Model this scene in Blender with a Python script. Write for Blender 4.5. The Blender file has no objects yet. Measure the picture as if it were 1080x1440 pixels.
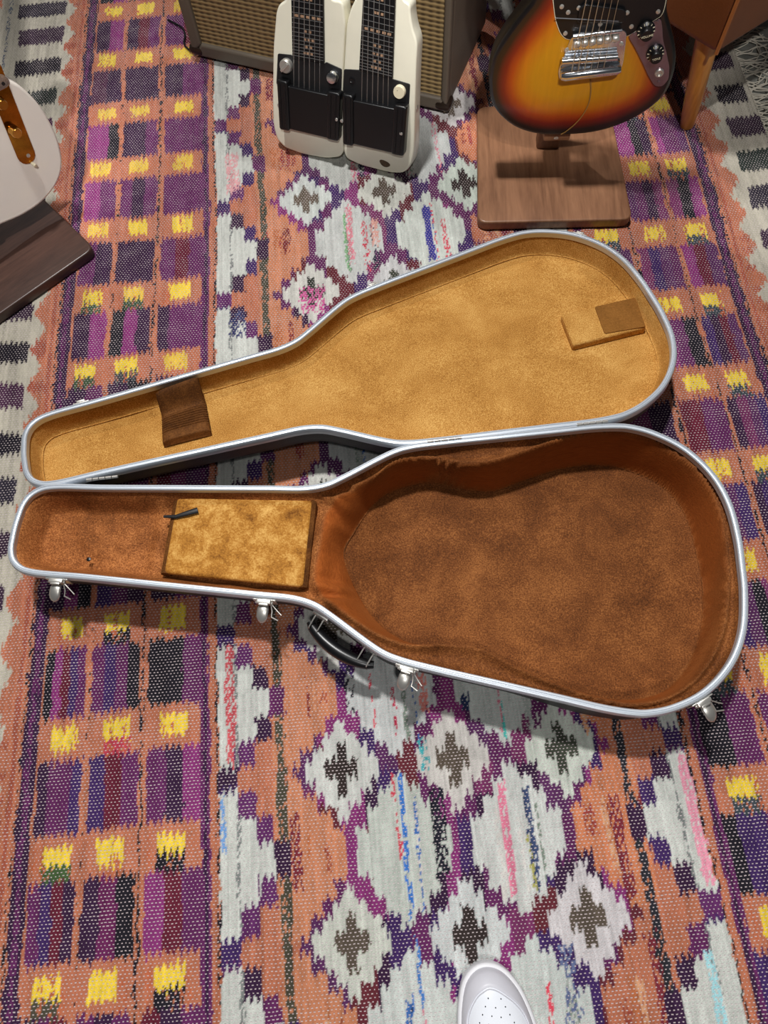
import bpy, math, random
import numpy as np
from mathutils import Matrix, Vector
from mathutils.geometry import delaunay_2d_cdt

rng = np.random.RandomState(7)
random.seed(7)
scene = bpy.context.scene
col = scene.collection

# ------------------------------------------------------------------ camera
# world: X along the rug's warp, Y away from the photographer, Z up; rug top is z = 0
CAM_H = 1.15
RX = np.array([0.99533089, -0.09652161, 0.0])
RY = np.array([-0.08957074, -0.92365345, 0.37261427])
RZ = np.array([-0.03596533, -0.37087449, -0.92798632])
RW = np.stack([RX, RY, RZ])
CAM = np.array([0.0, 0.0, CAM_H])
FPX = 1040.0
cam_data = bpy.data.cameras.new('camera')
cam_data.sensor_fit = 'VERTICAL'
cam_data.sensor_height = 36.0
cam_data.sensor_width = 27.0
cam_data.lens = 26.0
cam_data.clip_start = 0.02
cam = bpy.data.objects.new('camera', cam_data)
col.objects.link(cam)
m = Matrix.Identity(4)
for i in range(3):
    m[i][0] = RW[i, 0]
    m[i][1] = -RW[i, 1]
    m[i][2] = -RW[i, 2]
    m[i][3] = CAM[i]
cam.matrix_world = m
scene.camera = cam

# ------------------------------------------------------------------ light
scene.view_settings.view_transform = 'Standard'
scene.view_settings.look = 'None'
scene.view_settings.gamma = 1.0
scene.view_settings.use_curve_mapping = False
scene.view_settings.exposure = -0.2
world = bpy.data.worlds.new('room_ambience')
scene.world = world
world.use_nodes = True
bg = world.node_tree.nodes['Background']
bg.inputs[0].default_value = (0.93, 0.95, 1.0, 1)
bg.inputs[1].default_value = 0.055


def ceiling_or_fill_spot(name, loc, target, watts, size, angle=1.5, blend=0.8, colour=(1, 0.985, 0.965)):
    d = bpy.data.lights.new(name, 'SPOT')
    d.energy = watts
    d.shadow_soft_size = size
    d.spot_size = angle
    d.spot_blend = blend
    d.color = colour
    o = bpy.data.objects.new(name, d)
    col.objects.link(o)
    o.location = loc
    o.rotation_euler = (Vector(target) - Vector(loc)).to_track_quat('-Z', 'Y').to_euler()
    return o


# track lamps over the rug: one almost overhead, one at the back, one behind the photographer
ceiling_or_fill_spot('ceiling_or_fill_spot', (-0.2, 1.4, 3.2), (0.05, 0.05, 0), 430, 0.10, 1.22)
ceiling_or_fill_spot('ceiling_or_fill_spot', (-0.7, 3.0, 3.2), (0.15, 0.5, 0), 140, 0.03, 1.5)
ceiling_or_fill_spot('ceiling_or_fill_spot', (0.1, -0.95, 3.4), (0.05, -0.5, 0), 150, 0.10, 0.74)
# added unseen spots to brighten the instruments and the chair corner
ceiling_or_fill_spot('ceiling_or_fill_spot', (0.0, -1.3, 3.2), (0.12, 1.62, 0.5), 330, 0.06, 0.34, 0.4)
ceiling_or_fill_spot('ceiling_or_fill_spot', (0.3, -1.2, 3.2), (0.46, 1.38, 0.45), 300, 0.06, 0.26, 0.4)
ceiling_or_fill_spot('ceiling_or_fill_spot', (-0.2, -0.9, 3.2), (-0.80, 1.3, 0.35), 420, 0.06, 0.27, 0.4)
ceiling_or_fill_spot('ceiling_or_fill_spot', (1.5, 1.0, 3.2), (1.05, 1.45, 0), 170, 0.06, 0.42, 0.6)


# ------------------------------------------------------------------ helpers
def lin(c):
    return tuple((x / 255 / 12.92) if x / 255 <= 0.04045 else ((x / 255 + 0.055) / 1.055) ** 2.4 for x in c)


def ray(px, py):
    return RW @ np.array([px - 540.0, py - 720.0, FPX])


def at(px, py, z=0.0):
    """point of the place at height z seen at this spot of the photograph"""
    d = ray(px, py)
    return CAM + d * ((z - CAM[2]) / d[2])


class Frame:
    """a leaning or turned plane with its own axes: s right, t up, n out of its face"""

    def __init__(self, O, yaw, lean):
        y, l = math.radians(yaw), math.radians(lean)
        h = np.array([math.sin(y), -math.cos(y), 0.0])
        self.n = h * math.cos(l) + np.array([0, 0, 1.0]) * math.sin(l)
        self.t = np.array([0, 0, 1.0]) * math.cos(l) - h * math.sin(l)
        self.s = np.cross(self.t, self.n)
        self.O = np.array(O, float)
        M = Matrix.Identity(4)
        for i in range(3):
            M[i][0], M[i][1], M[i][2], M[i][3] = self.s[i], self.t[i], self.n[i], self.O[i]
        self.M = M

    def loc(self, px, py, off=0.0):
        d = ray(px, py)
        P0 = self.O + self.n * off
        P = CAM + d * (np.dot(P0 - CAM, self.n) / np.dot(d, self.n)) - self.O
        return (float(P @ self.s), float(P @ self.t))

    def locs(self, pts, off=0.0):
        return [self.loc(x, y, off) for x, y in pts]


def tag(o, label=None, cat=None, group=None, kind=None):
    if label: o['label'] = label
    if cat: o['category'] = cat
    if group: o['group'] = group
    if kind: o['kind'] = kind
    return o


def empty(name, M=None, label=None, cat=None):
    o = bpy.data.objects.new(name, None)
    o.empty_display_size = 0.05
    col.objects.link(o)
    if M is not None:
        o.matrix_world = M
    return tag(o, label, cat)


def mesh_obj(name, verts, faces, mat, parent=None, smooth=True, attrs=None):
    me = bpy.data.meshes.new(name)
    me.from_pydata([tuple(map(float, v)) for v in verts], [], [tuple(int(i) for i in f) for f in faces])
    if attrs:
        for k, a in attrs.items():
            t = me.attributes.new(k, 'FLOAT', 'POINT')
            t.data.foreach_set('value', np.asarray(a, np.float32))
    if smooth:
        me.shade_smooth()
    if mat is not None:
        me.materials.append(mat)
    me.update()
    o = bpy.data.objects.new(name, me)
    col.objects.link(o)
    if parent is not None:
        o.parent = parent
    return o


def sharp(o, deg=35):
    o.data.shade_smooth()
    try:
        o.data.set_sharp_from_angle(angle=math.radians(deg))
    except Exception:
        pass
    return o


class MB:
    def __init__(self):
        self.v, self.f = [], []

    def add(self, v, f):
        b = len(self.v)
        self.v += [tuple(map(float, p)) for p in v]
        self.f += [tuple(int(i) + b for i in q) for q in f]
        return self

    def box(self, c, s, bev=0.0, M=None):
        x, y, z = [k / 2 for k in s]
        b = min(bev, x * .9, y * .9, z * .9)
        if b <= 0:
            v = [(i * x, j * y, k * z) for k in (-1, 1) for j in (-1, 1) for i in (-1, 1)]
            f = [(0, 2, 3, 1), (4, 5, 7, 6), (0, 1, 5, 4), (2, 6, 7, 3), (0, 4, 6, 2), (1, 3, 7, 5)]
        else:
            def rr(hx, hy, bb):
                out = []
                for (sx, sy, a0) in ((1, 1, 0), (-1, 1, 90), (-1, -1, 180), (1, -1, 270)):
                    for a in (0, 45, 90):
                        an = math.radians(a0 + a)
                        out.append((sx * (hx - bb) + bb * math.cos(an), sy * (hy - bb) + bb * math.sin(an)))
                return out
            v, f = [], []
            rings = [(-z, b), (-z + b * .3, b * .3), (-z + b, 0), (z - b, 0), (z - b * .3, b * .3), (z, b)]
            for zz, ins in rings:
                for p in rr(x - ins, y - ins, max(b - ins * .6, 1e-4)):
                    v.append((p[0], p[1], zz))
            n = 12
            for r in range(5):
                for i in range(n):
                    j = (i + 1) % n
                    f.append((r * n + i, r * n + j, (r + 1) * n + j, (r + 1) * n + i))
            f.append(tuple(range(n - 1, -1, -1)))
            f.append(tuple(range(5 * n, 6 * n)))
        v = [Vector(p) for p in v]
        if M is not None:
            v = [M @ p for p in v]
        return self.add([(p[0] + c[0], p[1] + c[1], p[2] + c[2]) for p in v], f)

    def tube(self, path, r, n=8, closed=False, flat=1.0):
        P = [Vector(map(float, p)) for p in path]
        k = len(P)
        rs = r if hasattr(r, '__len__') else [r] * k
        v, f = [], []
        up = None
        for i in range(k):
            a = P[(i - 1) % k] if (closed or i > 0) else P[0]
            b = P[(i + 1) % k] if (closed or i < k - 1) else P[-1]
            t = (b - a)
            t = t.normalized() if t.length > 1e-9 else Vector((0, 0, 1))
            if up is None:
                up = Vector((0, 0, 1)) if abs(t.z) < .9 else Vector((1, 0, 0))
            x = t.cross(up)
            x = x.normalized() if x.length > 1e-6 else Vector((1, 0, 0))
            y = x.cross(t).normalized()
            up = y
            for j in range(n):
                an = 2 * math.pi * j / n
                v.append(P[i] + x * (rs[i] * math.cos(an)) + y * (rs[i] * flat * math.sin(an)))
        m_ = k if closed else k - 1
        for i in range(m_):
            i2 = (i + 1) % k
            for j in range(n):
                j2 = (j + 1) % n
                f.append((i * n + j, i * n + j2, i2 * n + j2, i2 * n + j))
        if not closed:
            f.append(tuple(range(n - 1, -1, -1)))
            f.append(tuple(range((k - 1) * n, k * n)))
        return self.add(v, f)

    def lathe(self, prof, n=20, c=(0, 0, 0), M=None):
        """prof: (radius, height) pairs, turned about local z"""
        v, f = [], []
        for (r, z) in prof:
            for j in range(n):
                a = 2 * math.pi * j / n
                v.append(Vector((r * math.cos(a), r * math.sin(a), z)))
        for i in range(len(prof) - 1):
            for j in range(n):
                k = (j + 1) % n
                f.append((i * n + j, i * n + k, (i + 1) * n + k, (i + 1) * n + j))
        f.append(tuple(range(n - 1, -1, -1)))
        f.append(tuple(range((len(prof) - 1) * n, len(prof) * n)))
        if M is not None:
            v = [M @ p for p in v]
        return self.add([(p[0] + c[0], p[1] + c[1], p[2] + c[2]) for p in v], f)

    def build(self, name, mat, parent=None, ang=40):
        return sharp(mesh_obj(name, self.v, self.f, mat, parent), ang)


def area2(P):
    P = np.asarray(P)
    x, y = P[:, 0], P[:, 1]
    return np.sum(x * np.roll(y, -1) - np.roll(x, -1) * y)


def ccw(P):
    P = np.asarray(P, float)
    return P if area2(P) > 0 else P[::-1].copy()


def catmull(P, n, closed=True):
    P = np.asarray(P, float)
    k = len(P)
    out = []
    for i in range(k if closed else k - 1):
        if closed:
            p0, p1, p2, p3 = P[(i - 1) % k], P[i], P[(i + 1) % k], P[(i + 2) % k]
        else:
            p0, p1, p2, p3 = P[max(i - 1, 0)], P[i], P[i + 1], P[min(i + 2, k - 1)]
        d1 = max(np.linalg.norm(p1 - p0), 1e-9) ** .5
        d2 = max(np.linalg.norm(p2 - p1), 1e-9) ** .5
        d3 = max(np.linalg.norm(p3 - p2), 1e-9) ** .5
        m1 = (p2 - p1) + d2 * ((p1 - p0) / d1 - (p2 - p0) / (d1 + d2)) if np.linalg.norm(p1 - p0) > 1e-9 else p2 - p1
        m2 = (p2 - p1) + d2 * ((p3 - p2) / d3 - (p3 - p1) / (d2 + d3)) if np.linalg.norm(p3 - p2) > 1e-9 else p2 - p1
        for t in np.linspace(0, 1, 12, endpoint=False):
            t2, t3 = t * t, t ** 3
            out.append((2 * t3 - 3 * t2 + 1) * p1 + (t3 - 2 * t2 + t) * m1 + (-2 * t3 + 3 * t2) * p2 + (t3 - t2) * m2)
    if not closed:
        out.append(P[-1])
    out = np.array(out)
    Q = np.vstack([out, out[:1]]) if closed else out
    s = np.concatenate([[0], np.cumsum(np.linalg.norm(np.diff(Q, axis=0), axis=1))])
    ss = np.linspace(0, s[-1], n, endpoint=not closed)
    return np.stack([np.interp(ss, s, Q[:, j]) for j in range(Q.shape[1])], 1)


def normals2(P):
    """outward normals of a ccw outline"""
    t = np.roll(P, -1, 0) - np.roll(P, 1, 0)
    t /= np.maximum(np.linalg.norm(t, axis=1, keepdims=True), 1e-9)
    return np.stack([t[:, 1], -t[:, 0]], 1)


def sdf(pts, poly):
    """signed distance, positive inside"""
    pts = np.asarray(pts, float)
    poly = np.asarray(poly, float)
    A, B = poly, np.roll(poly, -1, 0)
    out = np.empty(len(pts))
    for s in range(0, len(pts), 20000):
        q = pts[s:s + 20000]
        best = np.full(len(q), 1e9)
        ins = np.zeros(len(q), bool)
        for a, b in zip(A, B):
            e = b - a
            w = q - a
            h = np.clip((w @ e) / max(e @ e, 1e-12), 0, 1)
            d = ((w - h[:, None] * e) ** 2).sum(1)
            best = np.minimum(best, d)
            if a[1] != b[1]:
                c = ((a[1] > q[:, 1]) != (b[1] > q[:, 1])) & (q[:, 0] < (b[0] - a[0]) * (q[:, 1] - a[1]) / (b[1] - a[1]) + a[0])
                ins ^= c
        d = np.sqrt(best)
        out[s:s + 20000] = np.where(ins, d, -d)
    return out


def fill(poly, grid=None):
    """triangulate a ccw outline, optionally with interior grid points"""
    n = len(poly)
    pts = [Vector((p[0], p[1])) for p in poly]
    if grid:
        mn, mx = poly.min(0), poly.max(0)
        gx, gy = np.meshgrid(np.arange(mn[0], mx[0], grid), np.arange(mn[1], mx[1], grid))
        g = np.stack([gx.ravel(), gy.ravel()], 1)
        g = g[sdf(g, poly) > grid * .5]
        pts += [Vector((p[0], p[1])) for p in g]
    r = delaunay_2d_cdt(pts, [(i, (i + 1) % n) for i in range(n)], [], 1, 1e-7)
    return np.array([(p.x, p.y) for p in r[0]]), [tuple(f) for f in r[2]], r[3]


def slab(name, outline, z0, z1, mat, parent=None, r=0.002, rb=None, grid=None, edge_attr=False, ang=40, steps=3):
    """solid plate from an outline, top at z1 with rounded edges, bottom at z0"""
    P = ccw(outline)
    N = normals2(P)
    rb = r if rb is None else rb
    rings = []
    for k in range(steps + 1):
        a = math.pi / 2 * k / steps
        rings.append((rb * (1 - math.sin(a)), z0 + rb * (1 - math.cos(a))))
    for k in range(steps + 1):
        a = math.pi / 2 * k / steps
        rings.append((r * (1 - math.cos(a)), z1 - r * (1 - math.sin(a))))
    v, f = [], []
    n = len(P)
    for ins, z in rings:
        Q = P - N * ins
        v += [(q[0], q[1], z) for q in Q]
    for k in range(len(rings) - 1):
        for i in range(n):
            j = (i + 1) % n
            f.append((k * n + i, k * n + j, (k + 1) * n + j, (k + 1) * n + i))
    for top in (True, False):
        ins, z = rings[-1] if top else rings[0]
        Q = P - N * ins
        vv, ff, orig = fill(Q, grid if top else None)
        base = len(v)
        v += [(q[0], q[1], z) for q in vv]
        f += [tuple(base + i for i in (t if top else t[::-1])) for t in ff]
    attrs = None
    if edge_attr:
        attrs = {'edge': sdf(np.array([(q[0], q[1]) for q in v]), P)}
    return sharp(mesh_obj(name, v, f, mat, parent, attrs=attrs), ang)


def rrect(w, h, r, n=5, c=(0, 0), rot=0.0):
    out = []
    for (sx, sy, a0) in ((1, 1, 0), (-1, 1, 90), (-1, -1, 180), (1, -1, 270)):
        for k in range(n):
            a = math.radians(a0 + 90 * k / (n - 1))
            out.append((sx * (w / 2 - r) + r * math.cos(a), sy * (h / 2 - r) + r * math.sin(a)))
    out = np.array(out)
    cr, sr = math.cos(rot), math.sin(rot)
    return out @ np.array([[cr, sr], [-sr, cr]]) + np.array(c)


def rounded(poly, r, n=4):
    """polygon with rounded corners"""
    P = np.asarray(poly, float)
    out = []
    k = len(P)
    for i in range(k):
        a, b, c = P[i - 1], P[i], P[(i + 1) % k]
        d1, d2 = a - b, c - b
        l1, l2 = np.linalg.norm(d1), np.linalg.norm(d2)
        rr_ = min(r, l1 * .45, l2 * .45)
        p, q = b + d1 / l1 * rr_, b + d2 / l2 * rr_
        for t in np.linspace(0, 1, n):
            out.append((1 - t) ** 2 * p + 2 * t * (1 - t) * b + t * t * q)
    return np.array(out)


def sstep(a, b, x):
    t = np.clip((np.asarray(x, float) - a) / (b - a), 0, 1)
    return t * t * (3 - 2 * t)


# ------------------------------------------------------------------ materials
def nodes_of(name):
    mt = bpy.data.materials.new(name)
    mt.use_nodes = True
    nt = mt.node_tree
    return mt, nt, nt.nodes['Principled BSDF']


def nd(nt, kind, **kw):
    n = nt.nodes.new(kind)
    for k, v in kw.items():
        if k in n.inputs.keys():
            n.inputs[k].default_value = v
        else:
            setattr(n, k, v)
    return n


def plain(name, rgb, rough=.5, metal=0.0, coat=0.0, bump=0.0, bscale=200.0, vary=0.0, vscale=8.0, spec=.5, stretch=None):
    mt, nt, b = nodes_of(name)
    c = lin(rgb)
    b.inputs['Base Color'].default_value = (*c, 1)
    b.inputs['Roughness'].default_value = rough
    b.inputs['Metallic'].default_value = metal
    b.inputs['Coat Weight'].default_value = coat
    b.inputs['Specular IOR Level'].default_value = spec
    tc = nd(nt, 'ShaderNodeTexCoord')
    src = tc.outputs['Object']
    if stretch:
        mp = nd(nt, 'ShaderNodeMapping')
        mp.inputs['Scale'].default_value = stretch
        nt.links.new(src, mp.inputs[0])
        src = mp.outputs[0]
    if vary:
        no = nd(nt, 'ShaderNodeTexNoise', Scale=vscale, Detail=6.0, Roughness=.6)
        nt.links.new(src, no.inputs['Vector'])
        cr = nd(nt, 'ShaderNodeValToRGB')
        cr.color_ramp.elements[0].position = .3
        cr.color_ramp.elements[1].position = .7
        cr.color_ramp.elements[0].color = (*[x * (1 - vary) for x in c], 1)
        cr.color_ramp.elements[1].color = (*[min(1, x * (1 + vary)) for x in c], 1)
        nt.links.new(no.outputs[0], cr.inputs[0])
        nt.links.new(cr.outputs[0], b.inputs['Base Color'])
    if bump:
        no = nd(nt, 'ShaderNodeTexNoise', Scale=bscale, Detail=3.0)
        nt.links.new(src, no.inputs['Vector'])
        bp = nd(nt, 'ShaderNodeBump', Strength=bump, Distance=.001)
        nt.links.new(no.outputs[0], bp.inputs['Height'])
        nt.links.new(bp.outputs[0], b.inputs['Normal'])
    return mt


def velvet(name, dark, mid, light, sheen=.6, patch=14.0, fine=420.0, bump=.55, pw=.75):
    """crushed plush: the pile lies in patches of darker and lighter nap"""
    mt, nt, b = nodes_of(name)
    L = nt.links.new
    tc = nd(nt, 'ShaderNodeTexCoord')
    n1 = nd(nt, 'ShaderNodeTexNoise', Scale=patch, Detail=7.0, Roughness=.68, Distortion=.4)
    n2 = nd(nt, 'ShaderNodeTexNoise', Scale=fine, Detail=3.0, Roughness=.7)
    L(tc.outputs['Object'], n1.inputs['Vector'])
    L(tc.outputs['Object'], n2.inputs['Vector'])
    mx = nd(nt, 'ShaderNodeMath', operation='MULTIPLY_ADD')
    mx.inputs[1].default_value = 1.30 - pw
    L(n2.outputs[0], mx.inputs[0])
    ml = nd(nt, 'ShaderNodeMath', operation='MULTIPLY')
    ml.inputs[1].default_value = pw
    L(n1.outputs[0], ml.inputs[0])
    L(ml.outputs[0], mx.inputs[2])
    cr = nd(nt, 'ShaderNodeValToRGB')
    e = cr.color_ramp.elements
    e[0].position, e[1].position = .45, .86
    e[0].color, e[1].color = (*lin(dark), 1), (*lin(light), 1)
    k = cr.color_ramp.elements.new(.64)
    k.color = (*lin(mid), 1)
    L(mx.outputs[0], cr.inputs[0])
    L(cr.outputs[0], b.inputs['Base Color'])
    b.inputs['Roughness'].default_value = .75
    b.inputs['Specular IOR Level'].default_value = .15
    b.inputs['Sheen Weight'].default_value = sheen
    b.inputs['Sheen Roughness'].default_value = .35
    b.inputs['Sheen Tint'].default_value = (*lin(light), 1)
    bp = nd(nt, 'ShaderNodeBump', Strength=bump, Distance=.002)
    L(mx.outputs[0], bp.inputs['Height'])
    L(bp.outputs[0], b.inputs['Normal'])
    return mt


def wood(name, dark, light, scale=(3, 30, 30), rough=.4, coat=.2):
    mt, nt, b = nodes_of(name)
    L = nt.links.new
    tc = nd(nt, 'ShaderNodeTexCoord')
    mp = nd(nt, 'ShaderNodeMapping')
    mp.inputs['Scale'].default_value = scale
    L(tc.outputs['Object'], mp.inputs[0])
    n1 = nd(nt, 'ShaderNodeTexNoise', Scale=1.6, Detail=8.0, Roughness=.65, Distortion=.6)
    n2 = nd(nt, 'ShaderNodeTexNoise', Scale=9.0, Detail=4.0)
    L(mp.outputs[0], n1.inputs['Vector'])
    L(mp.outputs[0], n2.inputs['Vector'])
    ad = nd(nt, 'ShaderNodeMath', operation='MULTIPLY_ADD')
    ad.inputs[1].default_value = .35
    L(n2.outputs[0], ad.inputs[0])
    L(n1.outputs[0], ad.inputs[2])
    cr = nd(nt, 'ShaderNodeValToRGB')
    cr.color_ramp.elements[0].position, cr.color_ramp.elements[1].position = .45, .9
    cr.color_ramp.elements[0].color = (*lin(dark), 1)
    cr.color_ramp.elements[1].color = (*lin(light), 1)
    L(ad.outputs[0], cr.inputs[0])
    L(cr.outputs[0], b.inputs['Base Color'])
    b.inputs['Roughness'].default_value = rough
    b.inputs['Coat Weight'].default_value = coat
    b.inputs['Coat Roughness'].default_value = .25
    return mt


M_ALU = plain('brushed_aluminium', (204, 211, 219), .38, .45, bump=.08, bscale=900)
M_SHELL = plain('charcoal_moulded_plastic', (46, 45, 47), .5, bump=.35, bscale=700)
M_NICKEL = plain('nickel_plate', (212, 209, 202), .36, .8)
M_CHROME = plain('worn_chrome', (225, 228, 232), .14, 1.0, bump=.06, bscale=60)
M_BLACKPL = plain('black_plastic', (16, 16, 18), .32)
M_BLACKMAT = plain('black_paint', (20, 20, 22), .5, bump=.12, bscale=600)
M_GOLD = velvet('gold_plush', (134, 86, 30), (186, 132, 62), (230, 184, 108), .15, 9, 560, .5, .45)
M_BROWN = velvet('copper_brown_plush', (66, 35, 13), (112, 64, 29), (166, 106, 56), .6, 13, 420, .6, .55)
M_RUST = velvet('rust_plush', (112, 52, 12), (140, 70, 22), (168, 94, 40), .5, 6, 500, .25, .4)
M_LINING = M_BROWN.copy()
M_LINING.name = 'bowl_plush'
_nt = M_LINING.node_tree
_b = _nt.nodes['Principled BSDF']
_src = _b.inputs['Base Color'].links[0].from_socket
_at = nd(_nt, 'ShaderNodeAttribute', attribute_name='wall')
_mx = nd(_nt, 'ShaderNodeMix', data_type='RGBA')
_nz = nd(_nt, 'ShaderNodeTexNoise', Scale=60.0, Detail=4.0)
_cr = nd(_nt, 'ShaderNodeValToRGB')
_cr.color_ramp.elements[0].color = (*lin((112, 52, 14)), 1)
_cr.color_ramp.elements[1].color = (*lin((168, 90, 36)), 1)
_nt.links.new(_nz.outputs[0], _cr.inputs[0])
_nt.links.new(_at.outputs['Fac'], _mx.inputs[0])
_nt.links.new(_src, _mx.inputs[6])
_nt.links.new(_cr.outputs[0], _mx.inputs[7])
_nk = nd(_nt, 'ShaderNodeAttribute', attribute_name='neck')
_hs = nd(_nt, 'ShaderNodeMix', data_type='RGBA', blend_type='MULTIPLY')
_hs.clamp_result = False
_hs.inputs[7].default_value = (1.75, 1.80, 1.95, 1)      # the neck end is multiplied up to a lighter copper
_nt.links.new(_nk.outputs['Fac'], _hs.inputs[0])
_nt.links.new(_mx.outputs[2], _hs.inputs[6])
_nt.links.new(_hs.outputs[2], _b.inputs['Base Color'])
M_GOLDBOX = velvet('bright_gold_plush', (112, 66, 18), (180, 122, 48), (232, 184, 104), .45, 30, 380, .6, .8)
M_DARKPLUSH = velvet('dark_brown_plush', (52, 26, 8), (92, 54, 20), (130, 82, 38), .3, 18, 420)
M_CREAMPAINT = plain('cream_paint', (232, 228, 208), .35, coat=.3, vary=.05, vscale=9)
M_WHITEBODY = plain('aged_white_finish', (222, 214, 205), .35, coat=.4, vary=.04, vscale=7)
M_STRING = plain('steel_string', (200, 200, 198), .3, .9)
M_IVORY = plain('ivory_plastic', (226, 216, 186), .35)
M_PEARL = plain('inlay_tan', (160, 128, 102), .4)
M_TOLEX = plain('brown_vinyl_cloth', (92, 82, 70), .55, bump=.4, bscale=500, vary=.2, vscale=5)
M_LEATHER = plain('tan_leather', (112, 60, 26), .42, bump=.25, bscale=260, vary=.16, vscale=5)
M_SEAM = plain('leather_piping', (150, 88, 40), .5)
M_LEGWOOD = wood('honey_oak', (150, 88, 26), (205, 138, 56), (18, 18, 2), .35, .4)
M_BOARD = wood('walnut_board', (112, 74, 50), (164, 118, 86), (22, 2.2, 10), .42, .15)
M_BOARDDK = wood('dark_walnut_board', (50, 33, 28), (86, 60, 50), (3, 26, 10), .42, .15)
M_COPPERPL = plain('amber_brass_plate', (168, 112, 40), .16, 1.0, vary=.35, vscale=40)
M_RUBBER = plain('white_rubber', (226, 226, 230), .5)
M_SHOE = plain('white_leather', (232, 236, 244), .5, bump=.1, bscale=500)
M_SHOEG = plain('pale_grey_leather', (206, 206, 214), .42, bump=.1, bscale=500)
M_DARK = plain('dark_hole', (22, 22, 26), .8)
M_FRINGE = plain('cream_cotton', (205, 198, 182), .9, vary=.15, vscale=60)
M_PLATE = plain('pewter_control_plate', (150, 132, 142), .3, .9, bump=.1, bscale=120, vary=.15, vscale=40)
M_CHIP = plain('bare_wood_chip', (84, 64, 44), .7, vary=.3, vscale=200)

# ------------------------------------------------------------------ floor (concrete)
mt, nt, b = nodes_of('polished_concrete')
tc = nd(nt, 'ShaderNodeTexCoord')
n1 = nd(nt, 'ShaderNodeTexNoise', Scale=9.0, Detail=9.0, Roughness=.7)
nt.links.new(tc.outputs['Object'], n1.inputs['Vector'])
cr = nd(nt, 'ShaderNodeValToRGB')
cr.color_ramp.elements[0].position, cr.color_ramp.elements[1].position = .35, .72
cr.color_ramp.elements[0].color = (*lin((92, 92, 86)), 1)
cr.color_ramp.elements[1].color = (*lin((168, 168, 160)), 1)
nt.links.new(n1.outputs[0], cr.inputs[0])
nt.links.new(cr.outputs[0], b.inputs['Base Color'])
b.inputs['Roughness'].default_value = .3
bp = nd(nt, 'ShaderNodeBump', Strength=.15, Distance=.002)
nt.links.new(n1.outputs[0], bp.inputs['Height'])
nt.links.new(bp.outputs[0], b.inputs['Normal'])
fl = MB().box((0.1, 1.0, -0.056), (7, 7, 0.1)).build('floor', mt)
tag(fl, 'grey polished concrete floor showing past the rug', kind='structure')

# ------------------------------------------------------------------ rug
C_ORANGE, C_ORANGE2, C_TERRA = (174, 106, 80), (190, 124, 92), (154, 82, 64)
C_P, C_M, C_D, C_I, C_R, C_K = (92, 40, 84), (126, 50, 106), (54, 32, 58), (62, 40, 88), (96, 34, 50), (34, 31, 38)
C_YEL, C_WHITE, C_CREAM, C_GREEN, C_OLIVE = (226, 194, 66), (190, 193, 186), (178, 172, 156), (66, 82, 60), (74, 70, 58)
PURP = [C_P, C_P, C_M, C_D, (84, 44, 84), (112, 50, 90), C_I]


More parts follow.
